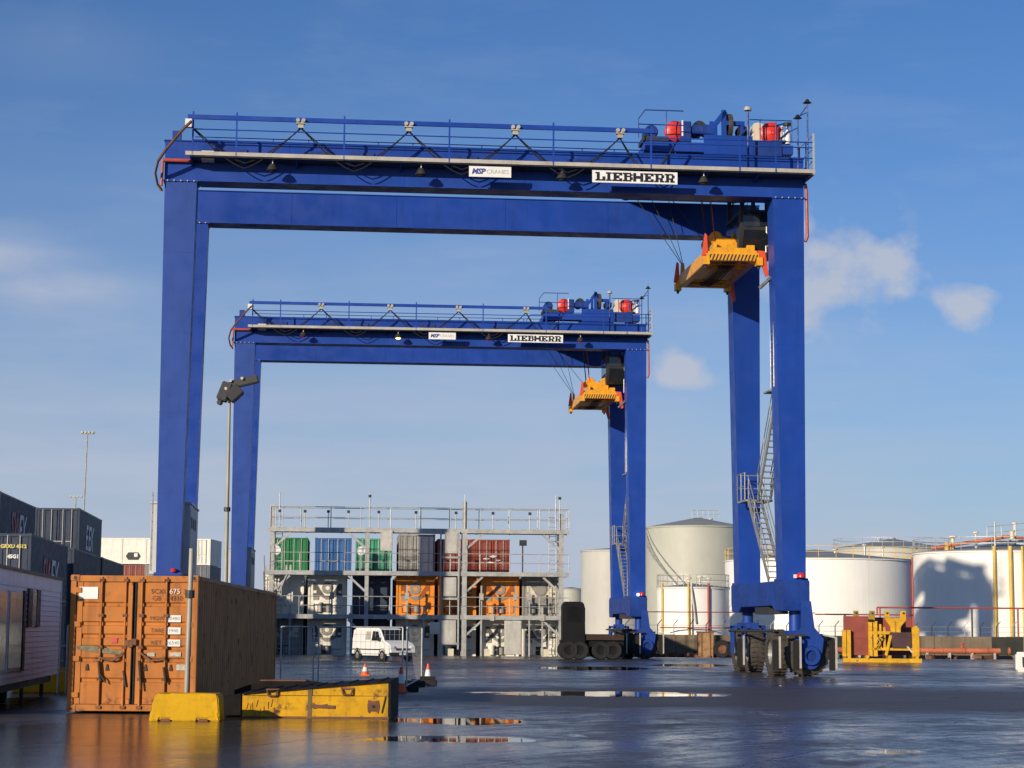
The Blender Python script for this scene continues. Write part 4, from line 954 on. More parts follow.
# --- white static caravan at the left edge
def make_cabin():
    d = Vector((-.1145, 1, 0)).normalized()
    A = Vector(((-.2606) * 37.0, 37.0, 0)); L0, L1 = -.9, 10.85       # along the visible wall
    ang = math.atan2(d.y, d.x)
    root = thing('static_caravan', 'white static caravan with horizontal siding at the left edge', 'caravan', A, ang - math.pi / 2)
    # local y along the wall, x points to the right of it (towards the yard)
    z0, z1 = .50, 2.73; Wd = 3.0
    MB().box(-Wd, -.04, L0, L1, z0, z1).build('body', CABW, root)
    MB().box(-Wd - .08, .06, L0 - .1, L1 + .08, z1, z1 + .06).build('roof', DARK, root)
    MB().box(-.04, .015, L0, L1, z1 - .30, z1).build('fascia', CABW, root)
    n = 17; h = (z1 - .30 - z0) / n
    for i in range(n):
        MB().prism([(-.04, z0 + i * h), (.012, z0 + i * h + .004), (-.008, z0 + (i + 1) * h), (-.04, z0 + (i + 1) * h)], L0, L1, 'y').build('siding_board', CABW, root)
    def win(a, b, za, zb, m, nm='window', fr=.05):
        w = MB().box(-.02, .03, a - fr, b + fr, za - fr, zb + fr).build(nm, CABW, root)
        MB().box(.03, .042, a, b, za, zb).build('pane', m, w)
    win(-.35, 1.3, .80, 2.30, CABG); win(1.75, 3.6, .80, 2.30, CABG)
    MB().box(.0, .06, 3.72, 4.05, .72, 2.36).build('shutter', CABD, root)
    for a in (4.55, 5.95): MB().box(.0, .05, a, a + .62, 1.62, 2.42).build('shutter', CABD, root)
    win(5.25, 5.88, 1.66, 2.38, CABG, fr=.03)
    MB().box(-.03, .03, L1 - .05, L1 + .01, z0 - .02, z1).build('corner_trim', WHITE, root)
    MB().box(-Wd + .2, -.15, L0 + .2, L1 - .2, z0 - .18, z0).build('chassis', DARK, root)
    for y in (2.6, 6.6, 10.2): MB().box(-.35, -.27, y, y + .1, 0, z0 - .1).build('leg', DARK, root)
    for y in (4.6, 5.5): MB().lathe([(0, -.1), (.32, -.1), (.33, .1), (0, .1)], 18, (-.6, y, .33), 'x').build('wheel', BLACK, root)
make_cabin()
def barrier_water(loc, rz, m, label, w=1.5, h=.62, group=None):
    root = thing('road_barrier', label, 'barrier', loc, rz, group)
    MB().prism([(-.24, 0), (.24, 0), (.22, .16), (.09, .34), (.07, h), (-.07, h), (-.09, .34), (-.22, .16)], -w / 2, w / 2, 'x').build('barrier_body', m, root, bevel=.02)
    MB().box(-w / 2 - .06, -w / 2, -.06, .06, .1, h - .1).build('end_lug', m, root)
    return root
barrier_water((-11.0, 49.3, 0), rad(6), YELLOW, 'yellow barrier block showing beneath the white caravan', 2.6, .62)
# galvanised handrail between caravan and container
hr = thing('hand_rail_stand', 'low galvanised rail between the caravan and the orange container', 'railing', (-11.15, 49.0, 0))
railing('stand', hr, (0, 0, 0), (1.7, .1, 0), 1.15, .85, .03, GALV, (.45,))
MB().tube((.2, 0, 1.65), (1.7, .1, 1.72), .025, 6).tube((.2, 0, 0), (.2, 0, 1.65), .025, 6).build('stand_rail', GALV, hr)

# --- navy container stacks at the left
DIR = math.atan2(.105, 1)          # rows run away from the camera, drifting slightly left
def row_loc(X, Y, z): return (X, Y, z)
def side_words(root, L, H, a, b, y, z, size, m1, m2):
    x = CW / 2 + .012
    text('lettering', a, size, m1, root, (x, y, z), rot=(math.pi / 2, 0, math.pi / 2), bold=.03, depth=.003, align='LEFT', shear=.15)
    if b: text('lettering', b, size, m2, root, (x, y + size * .68 * len(a) + .05, z), rot=(math.pi / 2, 0, math.pi / 2), bold=.03, depth=.003, align='LEFT', shear=.15)
hw_ = CW / 2
def nav(label, rx, Y, tier, cat='container', H=2.62, group='navy containers stacked at the left', m=NAVY, front='door', z=None):
    return container('navy_container', label, m, 12.19, (rx - hw_, Y, tier * 2.62 if z is None else z), DIR, front, H, group)
cC = nav('navy container with red and white side lettering just above the caravan roof', -18.85, 77.3, 1)
side_words(cC, 12.19, 2.6, 'SW', 'EX', 3.6, 1.0, 2.0, LET_R, LET_W)
for k, zz in ((0, 2.1), (1, 1.7), (2, .9)): text('lettering', ('GRXU 4512', '45G1', '30480 KG')[k], .2, LET_Y if k == 0 else LET_W, cC, (.55, -.03, zz), depth=.002, bold=.01)
nav('navy container at ground level behind the white caravan', -18.85, 77.3, 0)
cD = nav('navy container behind the orange one, second tier, with its corner near the gap', -20.25, 91.3, 1); nav('navy container at ground level beyond the gap', -20.25, 91.3, 0)
cE = nav('farthest navy container of the near row, second tier', -21.55, 104.0, 1); nav('farthest navy container of the near row, ground tier', -21.55, 104.0, 0)
cA = nav('top navy container cut off by the left edge, red and white letters', -23.85, 91.6, 2)
side_words(cA, 12.19, 2.6, 'SW', 'EX', 3.6, 1.1, 2.0, LET_R, LET_W)
cB = nav('topmost navy container with white side lettering and a visible door end', -24.0, 109.3, 2, H=2.9)
side_words(cB, 12.19, 2.9, 'E', 'EX', 3.4, 1.35, 2.0, LET_W, LET_W)
for X, Y in ((-23.85, 91.6), (-24.0, 109.3)):
    for t in (0, 1): nav('navy container in the back row under the lettered top containers', X, Y, t, group='navy containers under the back row')

# --- far container stacks behind the crane legs
for i, (px, mm, fr) in enumerate(((109, REEFW, 'plain'), (133, REEFW, 'plain'), (157, REEFW, 'plain'))):
    p = at(px, 560, 200)
    for t in range(4):
        top = t == 3
        m = mm if top else (SKYB if i == 0 else REDC if i == 1 else GREYC)
        lab = {(0, 3): 'cream container on top of the far stack beside the navy containers', (1, 3): 'cream refrigerated container with dark unit on top of the far stack', (2, 3): 'cream container on top of the far stack beside the crane leg', (1, 2): 'red container under the cream refrigerated one in the far stack', (0, 2): 'blue container under the cream one in the far stack'}.get((i, t), 'container in the lower tiers of the far stack')
        cs = container('stacked_container', lab, m, 12.19, (p.x, 200, gz(200) + t * 2.72), 0, fr if top else 'door', 2.66, 'containers in the far stack at the left')
        if (i, t) == (1, 3):
            MB().prism([(-.75, .8), (-.5, .45), (.5, .45), (.75, .8), (.5, 1.2), (-.5, 1.2)], .0, .06, 'y').build('cooling_unit', DARK, cs); MB().box(.1, .45, -.02, .0, .75, 1.1).build('unit_label', LET_W, cs)
p = at(198, 560, 196)
for t, (m, lab) in enumerate(((GREYC, 'container hidden at the foot of the far right stack'), (GREYC, 'container hidden at the foot of the far right stack'), (mat('slate_container_paint', (.12, .13, .16), .5, streak=.3), 'slate grey container under the cream one right of the crane leg'), (REEFW, 'cream short container on top right of the near crane leg'))):
    container('stacked_container', lab, m, 6.06, (p.x, 196, gz(196) + t * 2.66), rad(-2), 'door', 2.62, 'containers in the stack right of the crane leg')

# --- lamp post with drooping floodlight head
def make_lamp():
    Y = 64.0; b = at(225.5, 600, Y); t = at(229.5, 402, Y)
    root = thing('lamp_post', 'grey lamp post with drooping dark floodlights in front of the far crane leg', 'lamp post', (b.x, Y, 0))
    top = (t.x - b.x, 0, t.z)
    MB().tube((0, 0, 0), top, .09, 12, .045).build('pole_shaft', POLEM, root)
    MB().tube((top[0] * .62, 0, top[2] * .60), (top[0] * .63, 0, top[2] * .615), .11, 10).build('collar', DARK, root)
    MB().box(-.25, .25, -.25, .25, 0, .04).build('base_plate', DARK, root)
    def fl(p0, p1, w, d):
        MB().beam(p0, p1, w, d, up=(0, 1, 0)).build('flood_head', FLOOD, root, bevel=.03)
    x, z = top[0], top[2]
    MB().tube((x, 0, z - .1), (x, 0, z + .55), .05, 8).build('head_bracket', POLEM, root)
    fl((x + .0, 0, z + .55), (x + .93, 0, z + .78), .26, .30)
    fl((x - .05, 0, z + .62), (x - .26, -.05, z + .04), .34, .40)
    fl((x + .34, 0, z + .45), (x - .02, -.05, z + .10), .40, .40)
    fl((x - .12, .1, z + .5), (x - .36, .1, z - .08), .16, .3)
    for dx, dz in ((.05, .68), (-.1, .42), (.42, .76)): MB().lathe([(0, -.03), (.05, -.03), (.05, .03), (0, .03)], 10, (x + dx, -.2, z + dz), 'y').build('bolt_cap', GALV_L, root)
make_lamp()
def mast(px, py_top, py_bot, Y, label, dx=0):
    t = at(px, py_top, Y); b = at(px + dx, py_bot, Y)
    root = thing('light_mast', label, 'light mast', (t.x - (t.x - b.x) * 1.2, Y, gz(Y)), 0, 'high light masts in the distance')
    H = t.z - gz(Y); r = Y / F_PX * .8
    MB().tube((0, 0, 0), (t.x - root.location.x, 0, H), r * 1.15, 8, r * .8).build('mast_shaft', POLEM, root)
    x = t.x - root.location.x; w = Y / F_PX * 7
    MB().box(x - w, x + w, -.15, .15, H - .15, H + .05).build('head_frame', POLEM, root)
    for k in range(4):
        xx = x - w + (k + .5) * w / 2; MB().box(xx - w * .17, xx + w * .17, -.3, .3, H - .05, H + w * .22).build('floodlight', GALV_L, root, bevel=.02)
mast(87.5, 433, 512, 290, 'tall thin light mast rising above the navy containers', -5)
mast(75.8, 497, 512, 620, 'smaller looking light mast beyond the navy containers', -.5)

# ------------------------------------------------------------------ refrigerated container rack
def make_rack():
    Y0 = 123.9; o = at(268, 640, Y0)
    RZ = .08
    root = thing('reefer_rack', 'three level galvanised steel rack with walkways for refrigerated containers', 'steel rack', (o.x, Y0, gz(Y0 + 1)), RZ)
    Lr = 18.9
    P = lambda px: (px - 268) / 15.75
    lv = (2.72, 5.45, 8.15); D = 1.0
    # posts
    for px, z1, w in ((270, 9.6, .26), (364, 8.0, .24), (461, 9.9, .30), (558, 9.2, .30)):
        for y in ((0, D) if px != 364 else (0, D)):
            z0 = 2.0 if (px == 364 and y == 0) else 0
            MB().box(P(px) - w / 2, P(px) + w / 2, y - w / 2, y + w / 2, z0, z1 if y == 0 else 8.1).build('post', GALV, root)
    for z in lv:
        dk = MB().box(0, Lr, .16, D - .16, z - .07, z - .01).build('walkway_deck', GALV, root)
        for y in (-.19, D + .16): MB().box(-.2, Lr, y, y + .06, z - .25, z + .02).build('edge_beam', GALV, dk)
        for k in range(9): MB().box(.1 + k * Lr / 8.8, .2 + k * Lr / 8.8, -.1, D + .1, z - .28, z - .08).build('cross_member', GALV, dk)
        hh = 1.32 if z > 8 else 1.15
        for y in ((-.16, D + .19) if z > 8 else (-.16,)):
            railing('guard', root, (0, y, z), (Lr, y, z), hh, 1.95, .028, GALV, (.5,))
        # knee braces at the main posts
        for px, s in ((270, 1), (364, -1), (461, 1), (558, -1)):
            if z < 3 and px == 270: continue
            x = P(px); MB().beam((x + s * .1, -.02, z - 1.25), (x + s * 1.15, -.02, z - .3), .13, .13).build('knee_brace', GALV, root)
    # small lamps on the top rail
    for px in (277, 302, 325, 345, 366, 375, 412, 452, 489, 526, 556):
        x = P(px); h = 10.1 if px in (366, 461, 556) else 9.1
        l = MB().tube((x, -.2, 8.15), (x, -.2, h), .03, 6).build('lamp_stem', GALV, root)
        MB().box(x - .09, x + .09, -.28, -.12, h, h + .16).build('lamp_head', DARK, l)
    for px in (277, 366, 461, 552): MB().tube((P(px), -.22, 8.2), (P(px), -.22, 10.35), .04, 6).build('stanchion', GALV, root)
    # switch panels
    for a, b, za, zb in ((377, 389, 531, 551), (441, 454, 532, 553), (440, 453, 577, 596), (438, 453, 620, 644), (501, 518, 620, 654), (427, 437, 622, 634)):
        x0, x1 = P(a), P(b); z0, z1 = [at(410, q, 124.2).z - gz(125) for q in (zb, za)]
        p = MB().box(x0, x1, -.34, -.20, max(.1, z0), z1).build('switch_panel', ALU, root, bevel=.02)
        MB().box(x0 + .08, x1 - .08, -.352, -.34, max(.2, z0 + .1), z1 - .1).build('panel_door', ALU, p)
    for px in (437, 455): MB().box(P(px) - .05, P(px) + .05, -.3, -.22, .6, 8.0).build('cable_riser', GALV, root)
    for z in (.9, 3.7, 6.3): MB().box(P(437), P(456), -.30, -.22, z, z + .12).build('riser_tie', GALV, root)
    for px in (289, 330, 349, 387, 404, 421, 478, 489, 512, 526, 539):
        zz = (3.7, 2.4)[px % 2]; x = P(px)
        MB().box(x - .05, x + .05, -.12, -.04, .0 if px % 3 else 2.7, zz + .9).build('socket_post', GALV, root)
        MB().box(x - .13, x + .13, -.26, -.14, zz, zz + .42).build('socket_box', GALV_L, root)
    for px in (412, 448, 484, 543): MB().box(P(px) - .18, P(px) + .18, -.35, -.18, .05, .65).build('plug_box', CREAM, root)
    # cat ladders at both ends
    for x in (P(551), P(276)):
        ld = MB()
        for dx in (-.22, .22): ld.tube((x + dx, D + .1, 0), (x + dx, D + .1, 9.6), .025, 6)
        l = ld.build('ladder', GALV, root)
        for k in range(30): MB().tube((x - .22, D + .1, .3 + k * .3), (x + .22, D + .1, .3 + k * .3), .018, 5).build('rung', GALV, l)
    # stair tower at the left end
    for i, (z0, z1, y0, y1) in enumerate(((0, 2.7, -.1, 3.0), (2.7, 5.4, 3.0, -.1))):
        st = MB().beam((-.35, y0, z0), (-.35, y1, z1), .06, .22).beam((.45, y0, z0), (.45, y1, z1), .06, .22).build('stair_flight', GALV, root)
        for k in range(12): t = (k + .5) / 12; MB().box(-.33, .43, y0 + (y1 - y0) * t - .12, y0 + (y1 - y0) * t + .12, z0 + (z1 - z0) * t - .02, z0 + (z1 - z0) * t + .02).build('tread', GALV, st)
        for dx in (-.35, .45): MB().tube((dx, y0, z0 + 1), (dx, y1, z1 + 1), .025, 6).build('hand_rail', GALV, st)
    for px in (262, 266, 283, 287): MB().box(P(px) - .06, P(px) + .06, 3.0, 3.12, 0, 5.9).build('stair_post', GALV, root)
    for (a, za, b, zb) in ((P(270), 3.0, P(285), 5.2), (P(285), 3.2, P(268), 5.3)): MB().beam((a, -.1, za), (b, -.1, zb), .09, .09).build('stair_brace', GALV, root)
    # bracket arm lamp on the middle walkway
    l = MB().tube((P(519), -.1, 5.4), (P(519), -.1, 7.2), .05, 6).build('lamp_stem', DARK, root)
    MB().box(P(519) - .2, P(519) + .25, -.25, .05, 7.15, 7.5).build('lamp_head', DARK, l)
make_rack()
rack_g = 'refrigerated containers plugged in at the rack'
def rcont(px, Y, tier, m, front, label, L=12.19, unit=None, H=2.6, name='reefer_container', zoff=0.0):
    p = at(px, 620, Y)
    Y = Y + (p.x + 15.5) * .08
    p = at(px, 620, Y)
    return container(name, label, m, L, (p.x, Y, gz(Y) + tier * 2.64 + zoff), .08, front, H, rack_g, unit)
YR = 125.25
for tier, rows in enumerate((
    ((284, GREYC, 'reefer', 'grey container at ground level left of the van'), (327, REEFW, 'reefer', 'shaded white refrigerated container on the ground behind the van'), (371, NAVY, 'plain', 'navy container on the ground behind the van roof'),
     (415, REEFW, 'reefer', 'cream refrigerated container on the ground right of the van'), (457, REEFW, 'reefer', 'cream refrigerated container on the ground at the thick post'), (500, REEFW, 'reefer', 'cream refrigerated container on the ground behind the wide panel'), (541, REEFW, 'reefer', 'cream refrigerated container on the ground at the right end')),
    ((284, REEFW, 'plain', 'cream container on the second tier at the stair end'), (327, REEFW, 'reefer', 'white refrigerated container on the second tier, left of the navy one'), (371, NAVY, 'plain', 'navy container on the second tier between white and orange ones'),
     (415, REEFO, 'reefer', 'leftmost orange refrigerated container on the second tier'), (457, REEFO, 'reefer', 'orange refrigerated container behind the thick rack post'), (500, REEFO, 'reefer', 'rightmost orange refrigerated container on the second tier'), (541, GREYC, 'reefer', 'grey refrigerated container on the second tier at the right end')))):
    for px, m, fr, lab in rows: rcont(px, YR + (0.35 if fr == 'plain' else 0), tier, m, fr, lab, unit=(CREAM if m is GREYC else DARK))
YT = 131.4
for px, m, lab, H in ((288, GREEN, 'dark green container on the top tier at the left', 2.6), (332, SKYB, 'blue container on the top tier', 2.6), (373, GREEN2, 'lighter green container on the top tier beside the blue one', 2.6), (416, GREYC, 'tall grey and white container on the top tier', 2.9),
                      (455, REDC, 'dark red container on the top tier behind the thick post', 2.6), (491, REDC, 'rightmost red container on the top tier with white emblem', 2.6)):
    c = rcont(px, YT, 2, m, 'door', lab, 6.06, H=H, name='top_tier_container')
    if px == 416:
        for ch in c.children:
            if ch.name.startswith('door') and ch.location.x > 0: ch.material_slots[0].material = REEFW
    if px == 288 or px == 373:
        MB().lathe([(0, 0), (.30, 0), (.30, .012), (0, .012)], 18, (-.86, -.012, 1.75), 'y').build('round_emblem', LET_W, c)
    if px == 491:
        e = MB()
        for x, z, w, h2 in ((-.35, 1.3, .5, .16), (.1, 1.45, .55, .2), (.45, 1.2, .35, .14), (-.1, 1.05, .6, .12)): e.prism([(x - w / 2, z), (x, z - h2 / 2), (x + w / 2, z), (x, z + h2 / 2)], -.03, -.018, 'y')
        e.build('white_emblem', LET_W, c)

# ------------------------------------------------------------------ dark terminal tractor with trailer
def make_truck():
    Y = 107.5; p = at(563, 640, Y); q = 1 / (F_PX / Y)
    TD = mat('dark_tractor_paint', (.007, .007, .009), .6, var=.2, spec=.2)
    TW = mat('dull_black_glass', (.006, .006, .007), .5, spec=.15)  # windows near black and matt, close to the cab colour
    root = thing('terminal_tractor', 'dark yard tractor with its low trailer parked beside the far crane leg', 'truck', (p.x, Y, 0), rad(3))
    X = lambda px: (px - 563) * q
    body = MB().prism([(X(563), .9), (X(585.5), .9), (X(584.5), 2.95), (X(582), 3.12), (X(565), 3.12), (X(563), 2.9)], 0, 1.5, 'y').build('cab', TD, root, bevel=.04)
    MB().box(X(567), X(581), -.012, .01, 2.0, 2.85).build('window', TW, body)
    MB().box(X(585), X(585) + .02, .2, 1.3, 2.0, 2.8).build('window', TW, body)
    MB().box(X(562), X(624), .3, 1.9, .75, 1.05).build('chassis', TD, root)
    MB().box(X(586), X(624), .1, 2.3, 1.05, 1.32).build('trailer_bed', mat('dark_rust', (.035, .018, .012), .8, var=.3), root)
    MB().box(X(590), X(600), .0, .2, .7, 1.0).build('side_tank', TD, root)
    for px in (569, 580, 601, 613):
        for y in (.15, 1.9):
            w = MB().lathe([(.26, -.14), (.45, -.16), (.50, -.1), (.50, .1), (.45, .16), (.26, .14)], 22, (X(px), y, .50), 'y', closed=True).build('wheel', BLACK, root)
            MB().lathe([(0, -.08), (.26, -.12), (.26, .12), (0, .08)], 14, (X(px), y, .50), 'y').build('rim', TD, w)
make_truck()

# ------------------------------------------------------------------ parked lifting machine
def make_machine():
    a = ground_at(846, 662.5); Y = 102.5; a = at(845, 650, Y); b = at(921, 650, Y); w = b.x - a.x; s = w / 76.0
    root = thing('lifting_frame', 'yellow and maroon lifting frame parked by the bund wall', 'lifting frame', (a.x, Y, 0), rad(-3))
    X = lambda px: (px - 845) * s; Z = lambda py: (664.5 - py) * s
    MB().box(X(843), X(921), 0, .22, .02, Z(660)).build('base_skid', AGEDY, root)
    MB().box(X(848), X(921), 2.0, 2.22, .02, Z(660)).build('base_skid', DARK, root)
    for px in (848, 866, 888, 915): MB().box(X(px), X(px) + .15, .0, 2.2, Z(660), Z(657)).build('base_cross_member', AGEDY, root)
    MB().prism([(X(845), Z(657)), (X(870), Z(657)), (X(870), Z(618)), (X(845), Z(618))], .5, .62, 'y').build('maroon_panel', MAROON, root, bevel=.01)
    MB().box(X(846), X(870), .46, .5, Z(640), Z(638.5)).build('panel_rib', MAROON, root)
    MB().box(X(870), X(917), 1.9, 2.0, Z(657), Z(619)).build('back_panel', MAROON, root)
    for px in (843, 847.5, 869, 874, 915): MB().box(X(px), X(px) + .2, .2, .4, Z(658), Z(632 if px < 850 else 624 if px < 900 else 629)).build('upright', AGEDY, root)
    for x0 in (857, 886):            # two forked yokes
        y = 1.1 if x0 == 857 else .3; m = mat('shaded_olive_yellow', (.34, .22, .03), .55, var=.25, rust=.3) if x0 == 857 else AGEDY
        poly = [(X(x0), Z(612.5)), (X(x0 + 4.5), Z(612.5)), (X(x0 + 5), Z(620)), (X(x0 + 15), Z(620)), (X(x0 + 16), Z(612.5)), (X(x0 + 21), Z(612.5)), (X(x0 + 21), Z(622)), (X(x0 + 16), Z(628)), (X(x0 + 15), Z(634)), (X(x0 + 6), Z(634)), (X(x0 + 5), Z(628)), (X(x0), Z(621))]
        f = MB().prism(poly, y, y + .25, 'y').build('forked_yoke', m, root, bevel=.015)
        for px in (x0 + 2.3, x0 + 18.5): MB().lathe([(0, 0), (.06, 0), (.06, .03), (0, .03)], 10, (X(px), y - .03, Z(615)), 'y').build('pin', DARK, f)
    for px in (876, 880, 884, 894, 899): MB().box(X(px), X(px) + .11, .25, .4, Z(652), Z(623 + (px % 3) * 3)).build('ram', AGEDY, root)
    MB().box(X(872), X(912), .2, .34, Z(652), Z(649.5)).build('cross_tie', AGEDY, root)
    MB().box(X(873), X(892), .22, .36, Z(636), Z(633)).build('cross_tie', AGEDY, root)
    MB().prism([(X(893), Z(650)), (X(911), Z(650)), (X(912), Z(634)), (X(890), Z(634))], .15, 1.2, 'y').build('dark_box', mat('plum_machine_box', (.055, .025, .028), .6, var=.3), root, bevel=.02)
    MB().beam((X(886), .2, Z(657)), (X(891), .2, Z(637)), .14).build('stay', AGEDY, root)
    MB().prism([(X(912), Z(658)), (X(919), Z(658)), (X(919), Z(630)), (X(916), Z(627)), (X(912), Z(629))], .0, .3, 'y').build('end_frame', AGEDY, root, bevel=.02)
    MB().tube((X(907), .05, Z(648)), (X(912), .05, Z(654)), .05, 6).build('lever', CREAM, root)
    for k in range(4): MB().path([(X(877), .2, Z(652) + k * .1), (X(881 + k), .12, Z(645 - k * 2)), (X(878 + k), .2, Z(640)), (X(884), .2, Z(637))], .03, 5).build('hose', BLACK if k % 2 else AGEDY, root)
make_machine()

# ------------------------------------------------------------------ storage tanks
def tank(name, label, px, half, Yc, ytop, m, roof_h=.6, rail=True, n=64, rail_m=GALV, courses=4, group='storage tanks'):
    X = at(px, 600, Yc).x; R = half * Yc / F_PX; H = at(px, ytop, Yc).z - gz(Yc)
    root = thing(name, label, 'storage tank', (X, Yc, gz(Yc)), 0, group)
    hc = H / courses
    for k in range(courses):
        MB().lathe([(R - .004 * k, k * hc), (R - .004 * k, (k + 1) * hc)] , n).build('shell_course', m, root)
    MB().lathe([(R + .06, H - .06), (R + .06, H + .03), (0, H + roof_h)], n).build('roof', TROOF, root)
    MB().lathe([(R + .02, H - .14), (R + .08, H - .14), (R + .08, H - .05), (R + .02, H - .05)], n, closed=True).build('rim_angle', m, root)
    if rail:
        k = 36
        for i in range(k):
            a = 2 * math.pi * i / k
            if math.sin(a) > .45: continue
            MB().tube(((R - .02) * math.cos(a), (R - .02) * math.sin(a), H), ((R - .02) * math.cos(a), (R - .02) * math.sin(a), H + 1.05), .03, 5).build('rail_post', rail_m, root)
        for z in (.55, 1.05):
            MB().lathe([(R - .045, H + z - .02), (R, H + z - .02), (R, H + z + .02), (R - .045, H + z + .02)], n, closed=True).build('guard_rail', rail_m, root)
    return root, X, R, H
def vents(root, H, roof_h, items, m=GALV):
    for x, y, h, r in items: MB().tube((x, y, H + roof_h * .3), (x, y, H + roof_h * .5 + h), r, 8).lathe([(0, .1), (r * 2, .08), (r * 2.2, -.05), (0, -.06)], 10, (x, y, H + roof_h * .5 + h)).build('roof_vent', m, root)
t1, X1, R1, H1 = tank('oil_tank', 'big pale green tank with domed roof between the crane legs', 698, 52, 205, 528, TANKC, 1.1, False)
railing('roof', t1, (-.6, -.6, H1 + 1.0), (2.2, -.6, H1 + 1.0), .8, .6, .035); vents(t1, H1, 1.1, ((.3, 0, .5, .12), (1.4, .2, .4, .1), (-1.5, .5, .2, .1)))
# spiral stair band on its left flank
sp = []
for i in range(22):
    a = math.pi * (1.02 + .42 * i / 21); sp.append(((R1 + .35) * math.cos(a), (R1 + .35) * math.sin(a), H1 * (1 - .62 * i / 21)))
st = MB()
for a, b in zip(sp[:-1], sp[1:]): st.beam(a, b, .5, .14)
st = st.build('spiral_stair', GALV, t1)
MB().path([(x, y, z + 1.0) for x, y, z in sp], .05, 5).build('stair_rail', GALV, st)
t0, X0, R0_, H0 = tank('oil_tank', 'narrow grey tank left of the far crane leg', 614, 33, 235, 551, TANKG, .4, False)
tf, *_ = tank('oil_tank', 'small cream tank far off above the dark tractor', 571, 13, 300, 589, TANKC, .3, False)
t2, X2, R2, H2 = tank('oil_tank', 'low white tank in front of the big pale green one', 693, 36, 168, 587.5, TANKW, .35, True, rail_m=GALV)
for a, m, nm in ((-1.78, PIPEY, 'yellow_pipe'), (-1.70, GALV, 'grey_pipe'), (-1.25, PIPER, 'red_pipe'), (-2.6, PIPEY, 'drain_pipe')):
    x, y = (R2 + .12) * math.cos(a), (R2 + .12) * math.sin(a); MB().tube((x, y, 0), (x, y, H2 + .3), .09, 8).build(nm, m, t2)
MB().path([((R2 + .2) * math.cos(-1.7), (R2 + .2) * math.sin(-1.7), H2 * .95), ((R2 + .2) * math.cos(-1.64), (R2 + .2) * math.sin(-1.64), H2 * .7), ((R2 + .2) * math.cos(-1.60), (R2 + .2) * math.sin(-1.60), H2 * .45)], .08, 6).build('hose', CREAM, t2)
MB().tube((-R2, -R2 - .4, 2.1), (R2, -R2 - .4, 2.1), .05, 8).build('red_pipe', PIPER, t2)
vents(t2, H2, .3, ((-.4, -.5, .6, .12), (.5, -1, .7, .1), (1.3, -.7, .6, .09)), CREAM)
t3, X3, R3, H3 = tank('oil_tank', 'wide bright white tank right behind the near crane leg', 821, 95, 180, 561, TANKW, .9, True, rail_m=PIPEY)
vents(t3, H3, .9, ((1.0, -2, .5, .12), (-2, -1, .4, .12), (3.5, -3, .9, .12), (5.2, -2.5, .7, .1)))
t5, X5, R5, H5 = tank('oil_tank', 'pale tank whose roof shows behind the white one', 893, 58, 225, 549, TANKG, 1.2, True)
vents(t5, H5, 1.2, ((0, 0, .6, .2), (-1.5, 0, .5, .15)))
t7, *_ = tank('oil_tank', 'low roofed tank seen over the left part of the white one', 815, 60, 240, 556, TANKG, .8, False)
t4, X4, R4, H4 = tank('oil_tank', 'white tank with yellow pipes at the right edge', 1003, 87, 158.5, 553.5, TANKW, .9, True, rail_m=GALV)
def pipe_on(root, R, X, Yc, px, m, r, z0, z1, nm):
    # upright pipe on the shell where a ray in the plane of column px meets it
    x = (px - 512) / F_PX
    A = 1 + x * x; B = -2 * (x * X + Yc); C = X * X + Yc * Yc - (R + .12) ** 2
    Y = (-B - math.sqrt(max(0, B * B - 4 * A * C))) / (2 * A)
    MB().tube((x * Y - X, Y - Yc, z0), (x * Y - X, Y - Yc, z1), r, 8).build(nm, m, root)
for px, m, r in ((994, PIPEY, .13), (1010, PIPEY, .16), (1022, PIPEY, .1)): pipe_on(t4, R4, X4, 158.5, px, m, r, 0, H4 + .3, 'yellow_pipe')
pipe_on(t4, R4, X4, 158.5, 995, GALV, .06, H4, H4 + 2.2, 'vent_mast')
pipe_on(t3, R3, X3, 180, 912, PIPER, .10, 1.0, H3 + .2, 'red_pipe')
# roof pipes and walkways over the right-hand tanks
MB().tube((-R4 * .9, -R4 * .45, H4 + .25), (-.9, -R4 * .8, H4 + 1.1), .14, 8).build('red_roof_pipe', PIPEO, t4)
MB().tube((-.9, -R4 * .8, H4 + 1.1), (2.0, -R4 * .7, H4 + .9), .12, 8).build('red_roof_pipe', PIPEO, t4)
MB().box(-2.2, 3.4, -R4 * .62, -R4 * .5, H4 + .75, H4 + .9).build('roof_walkway', GALV, t4)
railing('walkway', t4, (-2.2, -R4 * .62, H4 + .9), (3.4, -R4 * .62, H4 + 1.5), 1.0, 1.1, .035)
MB().box(1.55, 2.6, -R4 * .95, -R4 * .85, H4 - .3, H4 + 1.2).build('valve_platform', PIPEY, t4)
MB().tube((-.6, -R4 * .82, H4 + .9), (-.6, -R4 * .82, H4 + 1.5), .18, 8).build('valve_drum', CREAM, t4)
vents(t4, H4, .9, ((-4.6, -3.0, .7, .16), (-3.0, -4, 1.0, .1), (.3, -3, 1.8, .1)), CREAM)
for dx in (-5.4, -5.0): MB().box(dx, dx + .25, -R4 * .55, -R4 * .5, H4, H4 + .7).build('valve_box', PIPEY, t4)

